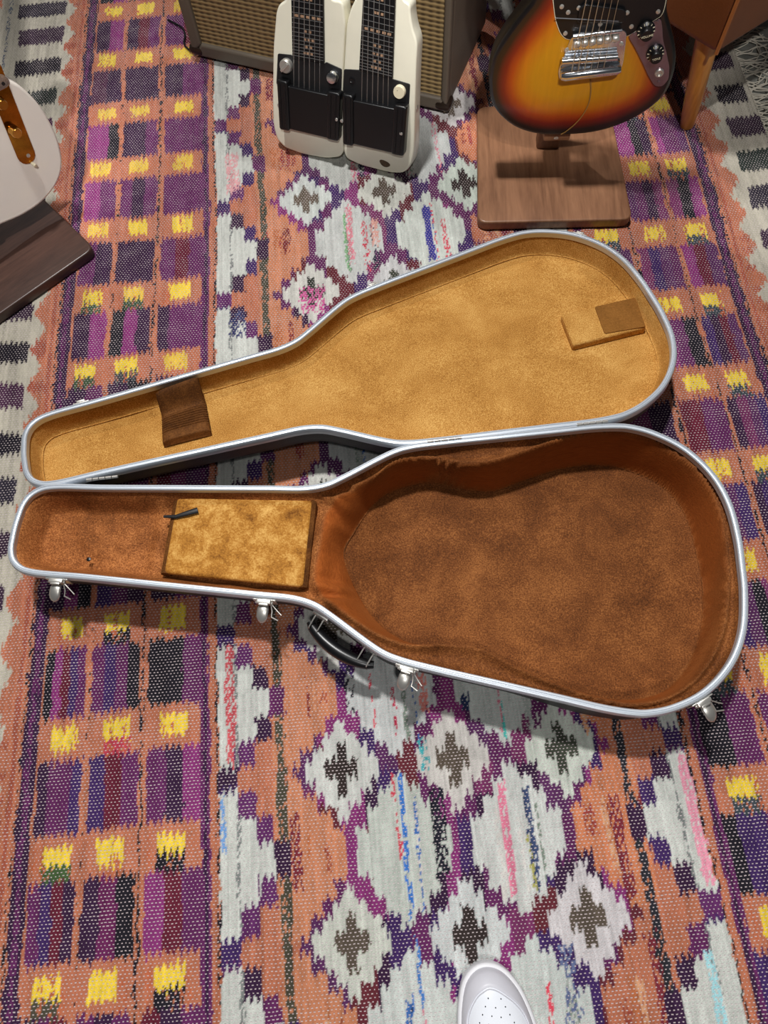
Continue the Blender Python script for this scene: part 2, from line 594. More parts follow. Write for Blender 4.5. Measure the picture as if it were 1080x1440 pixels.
def make_rug():
    u0, u1, v0, v1, ds = -0.96, 0.862, -0.80, 2.20, 0.0024
    nu, nv = int((u1 - u0) / ds) + 1, int((v1 - v0) / ds) + 1
    us, vs = u0 + np.arange(nu) * ds, v0 + np.arange(nv) * ds
    U, V = np.meshgrid(us, vs)                       # rows follow V

    def smooth_noise(shape_cells, seed):
        r = np.random.RandomState(seed)
        g = r.rand(*shape_cells)
        yi = np.linspace(0, shape_cells[0] - 1.001, nv)
        xi = np.linspace(0, shape_cells[1] - 1.001, nu)
        y0, x0 = yi.astype(int), xi.astype(int)
        fy, fx = (yi - y0)[:, None], (xi - x0)[None]
        fy, fx = fy * fy * (3 - 2 * fy), fx * fx * (3 - 2 * fx)
        return ((g[y0][:, x0] * (1 - fx) + g[y0][:, x0 + 1] * fx) * (1 - fy)
                + (g[y0 + 1][:, x0] * (1 - fx) + g[y0 + 1][:, x0 + 1] * fx) * fy) - .5

    # the wefts interlock: every colour edge that runs along the warp is toothed
    tooth = 0.0096
    ph = np.mod(U / tooth + .6 * smooth_noise((30, 4), 11), 1.0)
    tri = np.abs(ph * 2 - 1) * 2 - 1
    amp = 0.0056 * (1 + 1.1 * smooth_noise((50, 190), 12))
    Vw = V + tri * amp + .010 * smooth_noise((14, 10), 13) + .0045 * smooth_noise((70, 150), 14)
    Uw = U + .008 * smooth_noise((12, 8), 15) + .0028 * smooth_noise((260, 40), 16)
    # the right-hand border drifts outwards towards the far end
    Uw = Uw - .020 * sstep(.75, 1.3, V) * sstep(.35, .6, U)
    seg = np.random.RandomState(31).normal(0, .0011, (nv // 14 + 2, nu)).repeat(14, 0)[:nv]
    Uw = Uw + seg
    Vw = Vw + np.random.RandomState(32).normal(0, .0012, (nv // 30 + 2, nu)).repeat(30, 0)[:nv]
    rgb = np.empty((nv, nu, 3), np.float32)
    L = lambda c: np.array(lin(c), np.float32)
    rgb[:] = L(C_CREAM)

    def sl(a, b, c, d, mg=.022):
        i0, i1 = max(0, int((a - mg - u0) / ds)), min(nu, int((b + mg - u0) / ds) + 1)
        j0, j1 = max(0, int((c - mg - v0) / ds)), min(nv, int((d + mg - v0) / ds) + 1)
        return slice(j0, max(j0, j1)), slice(i0, max(i0, i1))

    def rect(a, b, c, d, colr, p=1.0, seed=None):
        """paint weft block u in [a,b], v in [c,d]; p < 1 leaves a broken, mixed yarn"""
        if a > b: a, b = b, a
        s = sl(a, b, c, d)
        uu, vv = Uw[s], Vw[s]
        k = (uu >= a) & (uu < b) & (vv >= c) & (vv < d)
        if p < 1:
            rr_ = np.random.RandomState(seed or int(abs(a * 7919 + c * 104729) * 1000) % 2 ** 31)
            blocks = rr_.rand(uu.shape[0] // 2 + 1, uu.shape[1] + 1)
            k &= np.repeat(blocks, 2, 0)[:uu.shape[0], :uu.shape[1]] < p
        rgb[s][k] = L(colr)

    MX = 0.125                                        # mirror: x -> MX - x

    def steps(cu, cv, lv, colr, side=0):
        """stepped lozenge: list of (half height, half width)"""
        for hv, hu in lv:
            rect(cu - (hu if side <= 0 else 0), cu + (hu if side >= 0 else 0), cv - hv, cv + hv, colr)

    # ---- field: toothed purple lattice
    rf = np.random.RandomState(3)
    rect(-.283, .408, v0 - .1, v1 + .1, C_P)
    uu = -.2
    while uu < .33:
        w = rf.uniform(.016, .04)
        vv = v0
        while vv < v1:
            h = rf.uniform(.04, .13)
            rect(uu, uu + w, vv, vv + h, PURP[rf.randint(len(PURP))] if rf.rand() > .14 else (96, 42, 50))
            vv += h
        uu += w
    rows = [-1.06, -.836, -.612, -.388, -.163, .061, .275, .49, .705, .925, 1.158, 1.385, 1.61, 1.835, 2.06, 2.285]
    LOZ = [(.098, .010), (.080, .030), (.058, .047), (.032, .066)]
    STAR = [(.068, .009), (.050, .025), (.032, .040), (.016, .053)]
    for i in range(len(rows) - 1):
        cv = (rows[i] + rows[i + 1]) / 2
        sc = (rows[i + 1] - rows[i]) / .2245
        for jx, cu in enumerate((-.019, .144)):
            g0 = 178 + rf.randint(16); wl = (g0, g0 + 3 + rf.randint(4), g0 - 3 + rf.randint(5))
            steps(cu, cv, [(a * sc, b) for a, b in LOZ], wl)
            for _ in range(3):                        # single picks of coloured yarn
                a = cu + rf.uniform(-.045, .045)
                w = rf.choice([.004, .006, .012])
                cc = [(200, 196, 190), (66, 104, 166), (196, 112, 130), (40, 44, 62), (160, 166, 160), (200, 70, 86), (120, 132, 120)][rf.randint(7)]
                rect(a, a + w, cv - .075, cv + rf.uniform(.02, .08), cc, rf.uniform(.35, .8), seed=rf.randint(10 ** 6))
        # orange half lozenges at the two ends of the field
        for sgn in (0, 1):
            fx = (lambda x: MX - x) if sgn else (lambda x: x)
            base = [C_ORANGE, C_ORANGE2, (190, 118, 84)][rf.randint(3)] if sgn else C_ORANGE2
            rect(fx(-.281), fx(-.172), cv - .113 * sc, cv + .113 * sc, C_ORANGE)
            for hv, xr in ((.104, -.158), (.078, -.138), (.056, -.119), (.033, -.101)):
                rect(fx(-.20), fx(xr), cv - hv * sc, cv + hv * sc, base)
            for _ in range(5):
                a = rf.uniform(-.25, -.13)
                rect(fx(a), fx(a + rf.choice([.004, .009, .014])), cv - .03 * rf.rand() * sc, cv + rf.uniform(.02, .05),
                     [(150, 66, 60), (174, 102, 66), (212, 146, 110), (120, 50, 50)][rf.randint(4)], .75, seed=rf.randint(10 ** 6))
            # longer stripes of maroon and pale yarn worked into the orange
            for xa, w_, cc, pp in ((-.176, .016, (116, 44, 54), .75), (-.150, .008, (206, 152, 116), .8), (-.236, .012, (150, 62, 60), .55), (-.128, .010, (146, 70, 56), .5)):
                if sgn or rf.rand() < .35:
                    o_ = rf.uniform(-.012, .012)
                    rect(fx(xa + o_), fx(xa + o_ + w_), cv - rf.uniform(.02, .10) * (1 if xa < -.14 else .3), cv + rf.uniform(.02, .10) * (1 if xa < -.14 else .3), cc, pp, seed=rf.randint(10 ** 6))
            # dark line along the weft
            rect(fx(-.195), fx(-.182), cv - .12, cv + .12, C_OLIVE if not sgn else (44, 44, 50), .86)
            # ladder: white half diamond with purple steps
            for (xa, xb, hv) in ((-.281, -.253, .125), (-.253, -.226, .094), (-.226, -.203, .058), (-.203, -.178, .024)):
                rect(fx(xa), fx(xb), cv - hv * sc, cv + hv * sc, [C_P, C_D, C_I, (92, 44, 92)][rf.randint(4)])
            for (xa, xb, hv) in ((-.281, -.253, .094), (-.253, -.226, .057), (-.226, -.203, .022)):
                rect(fx(xa), fx(xb), cv - hv * sc, cv + hv * sc, C_WHITE)
            rect(fx(-.256), fx(-.251), cv - .09, cv + .09, (120, 124, 122), .6)
    # stars with dark crosses
    for i, rv in enumerate(rows):
        for j, cu in enumerate((-.100, .0625, .2245)):
            steps(cu, rv, STAR, (188 + rf.randint(10), 191 + rf.randint(8), 184 + rf.randint(10)))
            cc = [(52, 44, 42), (60, 46, 60), (86, 76, 66), (44, 50, 42), (96, 86, 74), (64, 68, 58)][rf.randint(6)]
            rect(cu - .0075, cu + .0075, rv - .036, rv + .036, cc)
            rect(cu - .024, cu + .024, rv - .013, rv + .013, cc)
    # coloured yarns that can be picked out in the open field
    P = lambda x, y: at(x, y, 0)

    def streak(xa, ya, xb, yb, w, colr, p=.7, sd=1):
        a, bq = P(xa, ya), P(xb, yb)
        x = (a[0] + bq[0]) / 2
        rect(x - w / 2, x + w / 2, min(a[1], bq[1]), max(a[1], bq[1]), colr, p, seed=sd)
    streak(708, 1100, 718, 1258, .011, (212, 122, 146), .9, 3)
    streak(742, 1105, 752, 1250, .011, (60, 72, 104), .75, 4)
    streak(742, 1180, 752, 1258, .006, (164, 160, 90), .5, 5)
    streak(565, 1090, 572, 1290, .006, (62, 112, 186), .85, 6)
    streak(612, 1110, 622, 1235, .020, (36, 36, 46), .8, 7)
    streak(557, 1085, 556, 1220, .005, (190, 70, 84), .55, 8)
    streak(592, 1320, 592, 1420, .005, (70, 116, 180), .8, 9)
    streak(805, 1330, 806, 1440, .020, (96, 106, 140), .45, 10)
    streak(553, 960, 553, 1040, .005, (186, 60, 84), .6, 11)
    streak(594, 950, 592, 1005, .014, (214, 130, 120), .8, 12)
    streak(490, 940, 490, 1000, .014, (44, 44, 52), .55, 13)
    streak(705, 985, 707, 1045, .004, (70, 168, 160), .9, 14)
    streak(652, 978, 655, 1000, .015, (44, 54, 84), .9, 15)
    streak(593, 1040, 592, 1085, .012, (70, 160, 166), .5, 16)
    streak(600, 290, 604, 365, .014, (64, 62, 140), 1.0, 17)
    streak(488, 290, 494, 370, .013, (208, 128, 140), .7, 18)
    streak(484, 300, 486, 380, .006, (120, 164, 120), .8, 19)
    streak(525, 310, 528, 345, .016, (206, 152, 140), .7, 20)
    streak(436, 405, 440, 440, .05, (190, 84, 138), .5, 21)
    streak(325, 910, 322, 1075, .014, (192, 84, 90), .75, 22)
    streak(958, 1060, 1000, 1245, .016, (212, 140, 158), .85, 23)
    streak(1000, 1340, 1012, 1440, .012, (160, 206, 212), .9, 24)
    streak(330, 215, 322, 270, .028, (204, 150, 152), .7, 25)
    streak(314, 1125, 312, 1200, .006, (110, 150, 200), .7, 26)
    streak(330, 440, 335, 475, .03, (60, 64, 100), .5, 27)

    # ---- checked borders left and right of the field
    cells = {0: [[C_K, C_M, C_R, C_I, C_P], [C_P, C_I, C_P, C_K], [C_K, C_K, C_P]],
             -1: [[C_D, C_P, C_P, C_I], [C_I, C_R, C_P], [C_P, C_D, C_M]],
             -2: [[C_P, C_I, C_R, C_D], [C_D, (96, 36, 78), C_K], [C_M, C_R, C_P]],
             -3: [[C_D, C_P, C_R], [C_P, C_D, C_P], [C_R, C_D, C_P]],
             1: [[C_D, C_M, C_K], [C_I, C_P, C_D], [C_D, C_P]],
             3: [[C_D, C_P], [C_D, C_K], [C_D, C_P]],
             4: [[C_D, C_M], [C_K, C_M, C_D], [C_D, C_P, C_P, C_P]],
             5: [[C_P, C_D], [C_D, C_D], [C_P, C_R, C_P]],
             6: [[C_M, C_P], [C_P, C_D, C_P], [C_P, C_P]],
             7: [[C_M, C_M, C_K], [C_D, C_D, C_P], [C_P, C_P]],
             8: [[(72, 40, 62), C_D], [C_D, C_D], [C_D, C_P]],
             9: [[C_D, C_M], [C_D, C_R, C_P], [C_P, C_R]]}
    under = {(3, 0): C_GREEN, (3, 1): (70, 72, 74), (4, 0): C_GREEN, (4, 1): (62, 78, 60), (0, 1): C_K, (-2, 0): (64, 86, 52), (-2, 2): C_K,
             (-3, 0): C_OLIVE, (-3, 2): C_K, (-1, 1): (176, 62, 76)}
    for sgn in (0, 1):
        fx = (lambda x: MX - x) if sgn else (lambda x: x)
        rect(fx(-.605), fx(-.281), v0 - .1, v1 + .1, C_ORANGE)
        rect(fx(-.594), fx(-.588), v0 - .1, v1 + .1, C_TERRA)
        rect(fx(-.583), fx(-.579), v0 - .1, v1 + .1, C_K, .5)
        rect(fx(-.578), fx(-.556), v0 - .1, v1 + .1, C_D)
        rect(fx(-.572), fx(-.564), v0 - .1, v1 + .1, C_P, .8)
        cols = [(-.553, -.488, -.540, -.500), (-.478, -.404, -.461, -.421), (-.390, -.309, -.373, -.331)]
        for k in range(-7, 13):
            V0 = -.019 + .1655 * (k + 2) if k < 3 else [.80, .962, 1.127, 1.289, 1.452, 1.62, 1.784, 1.95, 2.115, 2.28][k - 3]
            if sgn: V0 = -.019 + .168 * (k + 2)
            for ci, (a, bb, ya, yb) in enumerate(cols):
                sp = cells.get(k, [None] * 3)[ci] if not sgn else None
                if sp is None:
                    sp = [PURP[rf.randint(len(PURP))] for _ in range(rf.randint(2, 5))]
                    if rf.rand() < .35: sp[rf.randint(len(sp))] = C_R
                    if rf.rand() < .35: sp[rf.randint(len(sp))] = C_K
                n = len(sp)
                ed = np.linspace(a, bb, n + 1)
                for q in range(n):
                    rect(fx(ed[q]), fx(ed[q + 1]), V0 - .1655 + .031, V0 - .032, sp[q])
                yy = .016 + rf.uniform(-.003, .003)
                dx = rf.uniform(-.004, .004)
                rect(fx(ya + dx), fx(yb + dx), V0 - yy, V0 + yy, C_YEL if rf.rand() > .3 else (214, 178, 70))
                uc = under.get((k, ci)) if not sgn else ((62, 70, 76) if rf.rand() < .6 else None)
                if uc:
                    rect(fx(ya + dx), fx(yb + dx), V0 - .033, V0 - .010, uc, .9)
                for _ in range(3):
                    a2 = rf.uniform(a, bb - .01)
                    rect(fx(a2), fx(a2 + .006), V0 - .035, V0 + rf.uniform(-.02, .034), (176, 96, 66), .35, seed=rf.randint(10 ** 6))
        rect(fx(-.4015), fx(-.3965), v0 - .1, v1 + .1, C_K, .62)
        rect(fx(-.483), fx(-.480), v0 - .1, v1 + .1, C_K, .22 if not sgn else .6)
        rect(fx(-.309), fx(-.295), v0 - .1, v1 + .1, C_P)
        rect(fx(-.304), fx(-.299), v0 - .1, v1 + .1, C_D)
        rect(fx(-.2855), fx(-.2815), v0 - .1, v1 + .1, C_K, .6)
        # zigzag edge and dark bars on the cream ends
        z = v0 - .1
        while z < v1 + .1:
            h = .082
            for q in range(4):
                rect(fx(-.605 - .006 * q - .006), fx(-.60), z + h * .1 * q + .004, z + h - h * .12 * q - .004, C_ORANGE if rf.rand() > .2 else C_TERRA)
            z += h
        z = v0
        while z < v1:
            cc = [C_K, (50, 46, 56), (58, 42, 58), (44, 52, 48), (72, 44, 66)][rf.randint(5)]
            a, bb = (-.742, -.634) if not sgn else (-.706, -.642)
            rect(fx(a + rf.uniform(-.01, .01)), fx(bb), z, z + rf.uniform(.042, .056), cc)
            z += .096
        if not sgn:
            rect(-.77, -.764, v0, v1, (96, 104, 116), .45)
            z = v0
            while z < v1:
                for q in range(4):
                    rect(-.96, -.79 - .01 * q, z + .012 * q, z + .10 - .012 * q, [C_TERRA, (196, 120, 90)][rf.randint(2)])
                rect(-.96, -.80, z + .10, z + .16, (58, 66, 62))
                z += .165
        else:
            rect(.838, .842, v0, v1, (120, 118, 110), .5)
    # ---- uneven yarn: every weft a little lighter or darker, worn and dusty patches
    colv = np.random.RandomState(5).normal(0, .055, nu)[None, :]
    pick = np.random.RandomState(6).normal(0, .05, ((nv + 2) // 3, nu)).repeat(3, 0)[:nv]
    tone = 1 + colv + pick + .30 * smooth_noise((60, 300), 17) + .22 * smooth_noise((12, 10), 18)
    rgb *= np.clip(tone, .55, 1.5)[..., None].astype(np.float32)
    z = -.0004 - .0011 * (smooth_noise((nv // 2, nu // 2), 20) + .5) - .0009 * (smooth_noise((24, 20), 21) + .5)
    # mesh
    co = np.stack([U, V, z], 2).reshape(-1, 3).astype(np.float32)
    idx = np.arange(nu * nv).reshape(nv, nu)
    q = np.stack([idx[:-1, :-1], idx[:-1, 1:], idx[1:, 1:], idx[1:, :-1]], 2).reshape(-1, 4)
    # skirt down to the floor along the four edges
    bnd = np.concatenate([idx[0, :], idx[1:, -1], idx[-1, -2::-1], idx[-2:0:-1, 0]])
    low = co[bnd].copy()
    low[:, 2] = -.0058
    nb = len(bnd)
    lid_ = len(co) + np.arange(nb)
    sk = np.stack([lid_, np.roll(lid_, -1), np.roll(bnd, -1), bnd], 1)
    co = np.vstack([co, low])
    q = np.vstack([q, sk]).astype(np.int32)
    me = bpy.data.meshes.new('rug')
    me.vertices.add(len(co))
    me.vertices.foreach_set('co', co.ravel())
    me.loops.add(q.size)
    me.loops.foreach_set('vertex_index', q.ravel())
    me.polygons.add(len(q))
    me.polygons.foreach_set('loop_start', np.arange(0, q.size, 4, dtype=np.int32))
    me.update(calc_edges=True)
    a = me.color_attributes.new('weft', 'FLOAT_COLOR', 'POINT')
    cc = np.ones((len(co), 4), np.float32)
    cc[:nu * nv, :3] = rgb.reshape(-1, 3)
    cc[nu * nv:, :3] = np.array(lin(C_CREAM))
    a.data.foreach_set('color', cc.ravel())
    me.shade_smooth()

    mt, nt, b = nodes_of('woven_weft')
    Lk = nt.links.new
    at_ = nd(nt, 'ShaderNodeAttribute', attribute_name='weft')
    tc = nd(nt, 'ShaderNodeTexCoord')
    wob = nd(nt, 'ShaderNodeTexNoise', Scale=90.0, Detail=2.0)
    Lk(tc.outputs['Object'], wob.inputs['Vector'])
    wv = nd(nt, 'ShaderNodeVectorMath', operation='MULTIPLY_ADD')
    wv.inputs[1].default_value = (.0035, .0026, 0)
    Lk(wob.outputs['Color'], wv.inputs[0])
    Lk(tc.outputs['Object'], wv.inputs[2])
    sp = nd(nt, 'ShaderNodeSeparateXYZ')
    Lk(wv.outputs[0], sp.inputs[0])

    def mth(op, a, bq=None, cq=None):
        n = nd(nt, 'ShaderNodeMath', operation=op)
        for i, x in enumerate((a, bq, cq)):
            if x is None: continue
            if isinstance(x, (int, float)):
                n.inputs[i].default_value = x
            else:
                Lk(x, n.inputs[i])
        return n.outputs[0]
    row = mth('DIVIDE', sp.outputs[1], .0046)
    rowi = mth('FLOOR', row)
    half = mth('MULTIPLY', mth('MODULO', mth('ABSOLUTE', rowi), 2.0), .5)
    cu = mth('FRACT', mth('ADD', mth('DIVIDE', sp.outputs[0], .0058), half))
    cv = mth('FRACT', row)
    du = mth('ABSOLUTE', mth('SUBTRACT', cu, .5))
    dv = mth('ABSOLUTE', mth('SUBTRACT', cv, .5))
    dens = nd(nt, 'ShaderNodeTexNoise', Scale=26.0, Detail=5.0, Roughness=.7)
    Lk(tc.outputs['Object'], dens.inputs['Vector'])
    wid = mth('MULTIPLY_ADD', dens.outputs[0], .75, -.20)
    d = mth('MAXIMUM', mth('SUBTRACT', du, wid), mth('MULTIPLY', mth('SUBTRACT', dv, .13), 1.2))
    dot = mth('SUBTRACT', 1.0, mth('SMOOTH_MIN', mth('MAXIMUM', mth('MULTIPLY_ADD', d, 9.0, .35), 0.0), 1.0, .1))
    dotc = mth('MULTIPLY', dot, .85)
    mix = nd(nt, 'ShaderNodeMix', data_type='RGBA')
    mix.inputs[7].default_value = (*lin((206, 192, 192)), 1)
    Lk(dotc, mix.inputs[0])
    Lk(at_.outputs[0], mix.inputs[6])
    fz = nd(nt, 'ShaderNodeTexNoise', Scale=900.0, Detail=2.0)
    Lk(tc.outputs['Object'], fz.inputs['Vector'])
    hs = nd(nt, 'ShaderNodeHueSaturation')
    Lk(mth('MULTIPLY_ADD', fz.outputs[0], .7, .65), hs.inputs['Value'])
    Lk(mix.outputs[2], hs.inputs['Color'])
    Lk(hs.outputs[0], b.inputs['Base Color'])
    b.inputs['Roughness'].default_value = .92
    b.inputs['Specular IOR Level'].default_value = .1
    hgt = mth('MULTIPLY_ADD', mth('SUBTRACT', .5, du), 1.0, mth('MULTIPLY', fz.outputs[0], .5))
    hgt = mth('SUBTRACT', hgt, mth('MULTIPLY', dot, .5))
    bp = nd(nt, 'ShaderNodeBump', Strength=.6, Distance=.0016)
    Lk(hgt, bp.inputs['Height'])
    Lk(bp.outputs[0], b.inputs['Normal'])
    me.materials.append(mt)
    o = bpy.data.objects.new('rug', me)
    col.objects.link(o)
    tag(o, 'flat-woven purple, orange and grey-white kilim rug with toothed diamonds and yellow checks', 'rug')
    # fringe along both warp ends
    for side, ux in ((1, u1), (-1, u0)):
        mb = MB()
        v = v0 + .004
        while v < v1:
            ln = random.uniform(.05, .10)
            sw = random.uniform(-.05, .05)
            cl = random.uniform(-.04, .04)
            pts = []
            for k in range(7):
                t = k / 6
                pts.append((ux + side * (ln * t - .004 + .012 * math.sin(t * 7 + v * 60) * t), v + sw * t * t + cl * math.sin(t * 4.4) * .5,
                            -.0025 + .006 * math.sin(t * 3.0) * random.random() + (-.001 if k else .001)))
            mb.tube(pts, .0014, 4)
            v += random.uniform(.003, .007)
        f = mb.build('fringe', M_FRINGE, o)
        tag(f, 'knotted cream cotton fringe', kind='stuff')
    return o


make_rug()

# ------------------------------------------------------------------ guitar case
ZR = .115
HALF = [(-.587, 0), (-.586, .02), (-.584, .037), (-.576, .055), (-.560, .068), (-.539, .0735), (-.46, .0765), (-.32, .083), (-.2, .0885),
        (-.142, .0915), (-.113, .099), (-.09, .112), (-.012, .161), (.015, .1705), (.063, .180), (.15, .1945), (.237, .209), (.30, .2195),
        (.335, .2225), (.353, .222), (.388, .2135), (.436, .188), (.475, .146), (.496, .10), (.505, .043), (.506, 0)]
full = HALF + [(u, -w) for u, w in HALF[-2:0:-1]]
OUT = ccw(catmull(full, 360))
OUTN = normals2(OUT)
CANG = math.radians(-9)
MC = Matrix.Translation((.01166, .35968, 0)) @ Matrix.Rotation(CANG, 4, 'Z')
MCI = MC.inverted()
case = empty('guitar_case', MC, 'open hard guitar case with aluminium rim, gold plush lid and copper-brown plush body', 'guitar case')


def cl(px, py, z):
    p = MCI @ Vector(at(px, py, z))
    return (p.x, p.y)


def sweep(prof, outline=OUT, nrm=OUTN, zoff=None):
    """prof: (inset, z) pairs swept round the outline"""
    v, f = [], []
    n = len(outline)
    for ins, z in prof:
        i = ins if not callable(ins) else ins(outline)
        q = outline - nrm * (i[:, None] if hasattr(i, '__len__') else i)
        zz = z if not callable(z) else z(outline)
        zz = zz if hasattr(zz, '__len__') else [zz] * n
        v += [(q[k, 0], q[k, 1], zz[k]) for k in range(n)]
    for r in range(len(prof) - 1):
        for i in range(n):
            j = (i + 1) % n
            f.append((r * n + i, r * n + j, (r + 1) * n + j, (r + 1) * n + i))
    return v, f


zb = lambda o: .045 * (1 - sstep(-.17, -.02, o[:, 0]))
ins_b = lambda o: .006 + .006 * sstep(-.1, .1, o[:, 0]) * (1 - sstep(.16, .28, o[:, 0]))
prof = [(lambda o: ins_b(o) + .040, lambda o: zb(o)), (lambda o: ins_b(o) + .014, lambda o: zb(o) + .0005), (lambda o: ins_b(o) + .004, lambda o: zb(o) + .005),
        (lambda o: ins_b(o), lambda o: zb(o) + .015), (.0022, ZR - .010), (.0022, ZR - .006)]
v, f = sweep(prof)
vv, ff, _ = fill(OUT - OUTN * ((ins_b(OUT) + .040)[:, None]), .03)
bz = zb(vv)
base = len(v)
v += [(p[0], p[1], z) for p, z in zip(vv, bz)]
f += [tuple(base + i for i in t[::-1]) for t in ff]
sh = sharp(mesh_obj('body_shell', v, f, M_SHELL, case), 50)
tag(sh, 'charcoal moulded shell of the case body')
RIM = [(.0, -.015), (-.0012, -.012), (-.0012, -.004), (.0005, -.0008), (.0028, 0), (.0036, -.0012), (.0046, -.0012), (.0054, 0), (.0075, -.0004), (.0088, -.002), (.0088, -.012)]
v, f = sweep([(a, ZR + z) for a, z in RIM])
rim = sharp(mesh_obj('body_rim', v, f, M_ALU, case), 30)
tag(rim, 'bright aluminium valance of the case body')

# lining of the body: cavity the shape of a guitar, padded crest, neck trough
FLOORP = [(486, 786), (500, 755), (520, 722), (545, 697), (575, 684), (610, 679), (650, 688), (690, 692), (735, 677), (790, 660), (845, 655), (895, 666),
          (935, 688), (962, 722), (978, 775), (988, 830), (985, 885), (968, 935), (935, 972), (885, 985), (830, 980), (770, 962), (715, 938), (670, 922), (620, 916),
          (575, 905), (535, 880), (508, 845)]
CRESTP = [(449, 760), (458, 715), (490, 690), (529, 668), (552, 651), (581, 643), (607, 643), (640, 650), (680, 651), (730, 637), (780, 619), (815, 610), (863, 606),
          (905, 613), (938, 629), (974, 655), (1000, 686), (1013, 717), (1021, 752), (1024, 785), (1024, 840), (1018, 880), (1003, 920), (978, 955), (940, 981),
          (890, 991), (840, 982), (780, 962), (725, 938), (675, 912), (630, 906), (575, 908), (530, 893), (490, 868), (455, 842), (440, 815)]
CAVF = ccw(catmull([cl(x, y, .014) for x, y in FLOORP], 220))
CAVC = ccw(catmull([cl(x, y, .098) for x, y in CRESTP], 260))
g = .0028
gu, gv = np.meshgrid(np.arange(-.59, .51, g), np.arange(-.226, .227, g))
pts = np.stack([gu.ravel(), gv.ravel()], 1)
nuu, nvv = gu.shape[1], gu.shape[0]
dr = sdf(pts, OUT[::2]) - .006
dF = sdf(pts, CAVF[::2])
dC = sdf(pts, CAVC[::2])


def vnoise(P, sc, seed):
    r = np.random.RandomState(seed).rand(64, 64)
    q = np.asarray(P) * sc + 17.3
    i = np.floor(q).astype(int)
    fr = q - i
    fr = fr * fr * (3 - 2 * fr)
    a, b_ = i[:, 0] % 64, i[:, 1] % 64
    a1, b1 = (a + 1) % 64, (b_ + 1) % 64
    return (r[a, b_] * (1 - fr[:, 0]) + r[a1, b_] * fr[:, 0]) * (1 - fr[:, 1]) + (r[a, b1] * (1 - fr[:, 0]) + r[a1, b1] * fr[:, 0]) * fr[:, 1] - .5


u_ = pts[:, 0]
zfl = .014 + .036 * (1 - sstep(-.12, .01, u_)) + .0015 * vnoise(pts, 22, 1)
zc = .103 + .005 * vnoise(pts, 26, 2) - .012 * (1 - sstep(-.13, -.06, u_)) * (np.abs(pts[:, 1]) < .08)
t = np.clip(-dF / np.maximum(-dF + dC, 1e-5), 0, 1)
wall = zfl + (zc - zfl) * (.25 * t + .75 * (1 - (1 - t) ** 1.6))
s_ = np.clip(-dC / np.maximum(-dC + np.maximum(dr, 0), 1e-5), 0, 1)
ledge = zc + (ZR - .010 - zc) * s_ - .014 * np.sin(np.pi * s_)
ntf = .064 + .006 * vnoise(pts, 26, 3) + .004 * vnoise(pts, 70, 4)
neck = ntf + (ZR - .009 - ntf) * (1 - sstep(0, 1, np.clip(dr, 0, .03) / (.026 + .006 * vnoise(pts, 30, 5))))
# lower well under the accessory lid, soft ridge at its head end
neck += .010 * np.exp(-((u_ + .37) / .014) ** 2) * (1 - sstep(.05, .066, np.abs(pts[:, 1])))
wbl = sstep(-.115, -.15, u_) if False else 1 - sstep(-.15, -.12, u_)
outer = ledge * (1 - wbl) + neck * wbl
zz = np.where(dF > 0, zfl, np.where(dC > 0, wall, outer))
# gathered folds of plush between the neck and the bowl
ramp = np.exp(-((u_ + .095) / .028) ** 2) * (dF <= 0) * (1 - sstep(-.06, -.03, u_))
zz += ramp * (.009 * np.sin(pts[:, 1] * 190 + 3 * vnoise(pts, 40, 6)) * sstep(.02, .08, np.abs(pts[:, 1])) + .011 * vnoise(pts, 45, 7))
zz += .0022 * vnoise(pts, 60, 8) * ((dC > 0) & (dF <= 0))
ok = (dr > -.0035).reshape(nvv, nuu)
idx = np.arange(nuu * nvv).reshape(nvv, nuu)
qk = ok[:-1, :-1] & ok[:-1, 1:] & ok[1:, 1:] & ok[1:, :-1]
q = np.stack([idx[:-1, :-1], idx[:-1, 1:], idx[1:, 1:], idx[1:, :-1]], 2)[qk]
used = np.unique(q)
rem = np.zeros(nuu * nvv, int)
rem[used] = np.arange(len(used))
wness = np.clip(dC / .006, 0, 1) * np.clip(-dF / .003 + .5, 0, 1)
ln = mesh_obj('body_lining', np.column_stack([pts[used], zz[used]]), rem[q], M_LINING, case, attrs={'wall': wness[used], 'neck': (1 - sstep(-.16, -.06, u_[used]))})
tag(ln, 'copper-brown crushed plush lining with a guitar-shaped bowl')
# piping where the floor meets the wall
mb = MB()
seam = [(p[0], p[1], .0155 + .036 * (1 - float(sstep(-.12, .01, p[0])))) for p in CAVF]
mb.tube(seam, .0014, 5, closed=True)
mb.build('floor_piping', M_BROWN, ln)

# accessory compartment lid, its tab
BOX = [cl(x, y, .090) for x, y in [(250, 699), (440, 704), (427, 826), (231, 806)]]
bx = slab('compartment_lid', rounded(BOX, .008), .083, .0935, M_GOLDBOX, case, r=.004)
tag(bx, 'bright gold plush lid of the accessory compartment')
p0, p1, p2, p3 = [cl(x, y, .098) for x, y in [(229, 725), (247, 726), (262, 722), (278, 717)]]
MB().tube([(*p0, .094), (*p1, .0965), (*p2, .0985), (*p3, .0975)], [.0022, .0034, .004, .005], 8, flat=.45).build('pull_tab', M_BLACKMAT, bx)
# walls of the compartment
for (a, b2) in ((BOX[1], BOX[2]), (BOX[0], BOX[3])):
    MB().tube([(a[0], a[1], .082), ((a[0] + b2[0]) / 2, (a[1] + b2[1]) / 2, .0825), (b2[0], b2[1], .082)], .0075, 8, flat=1.4).build('compartment_edge', M_DARKPLUSH, case)
mb = MB()
pb = cl(124, 786, .078)
mb.lathe([(.0035, 0), (.0035, .001), (.002, .0016)], 10, (pb[0], pb[1], .0755))
mb.build('snap_stud', M_BLACKPL, case)

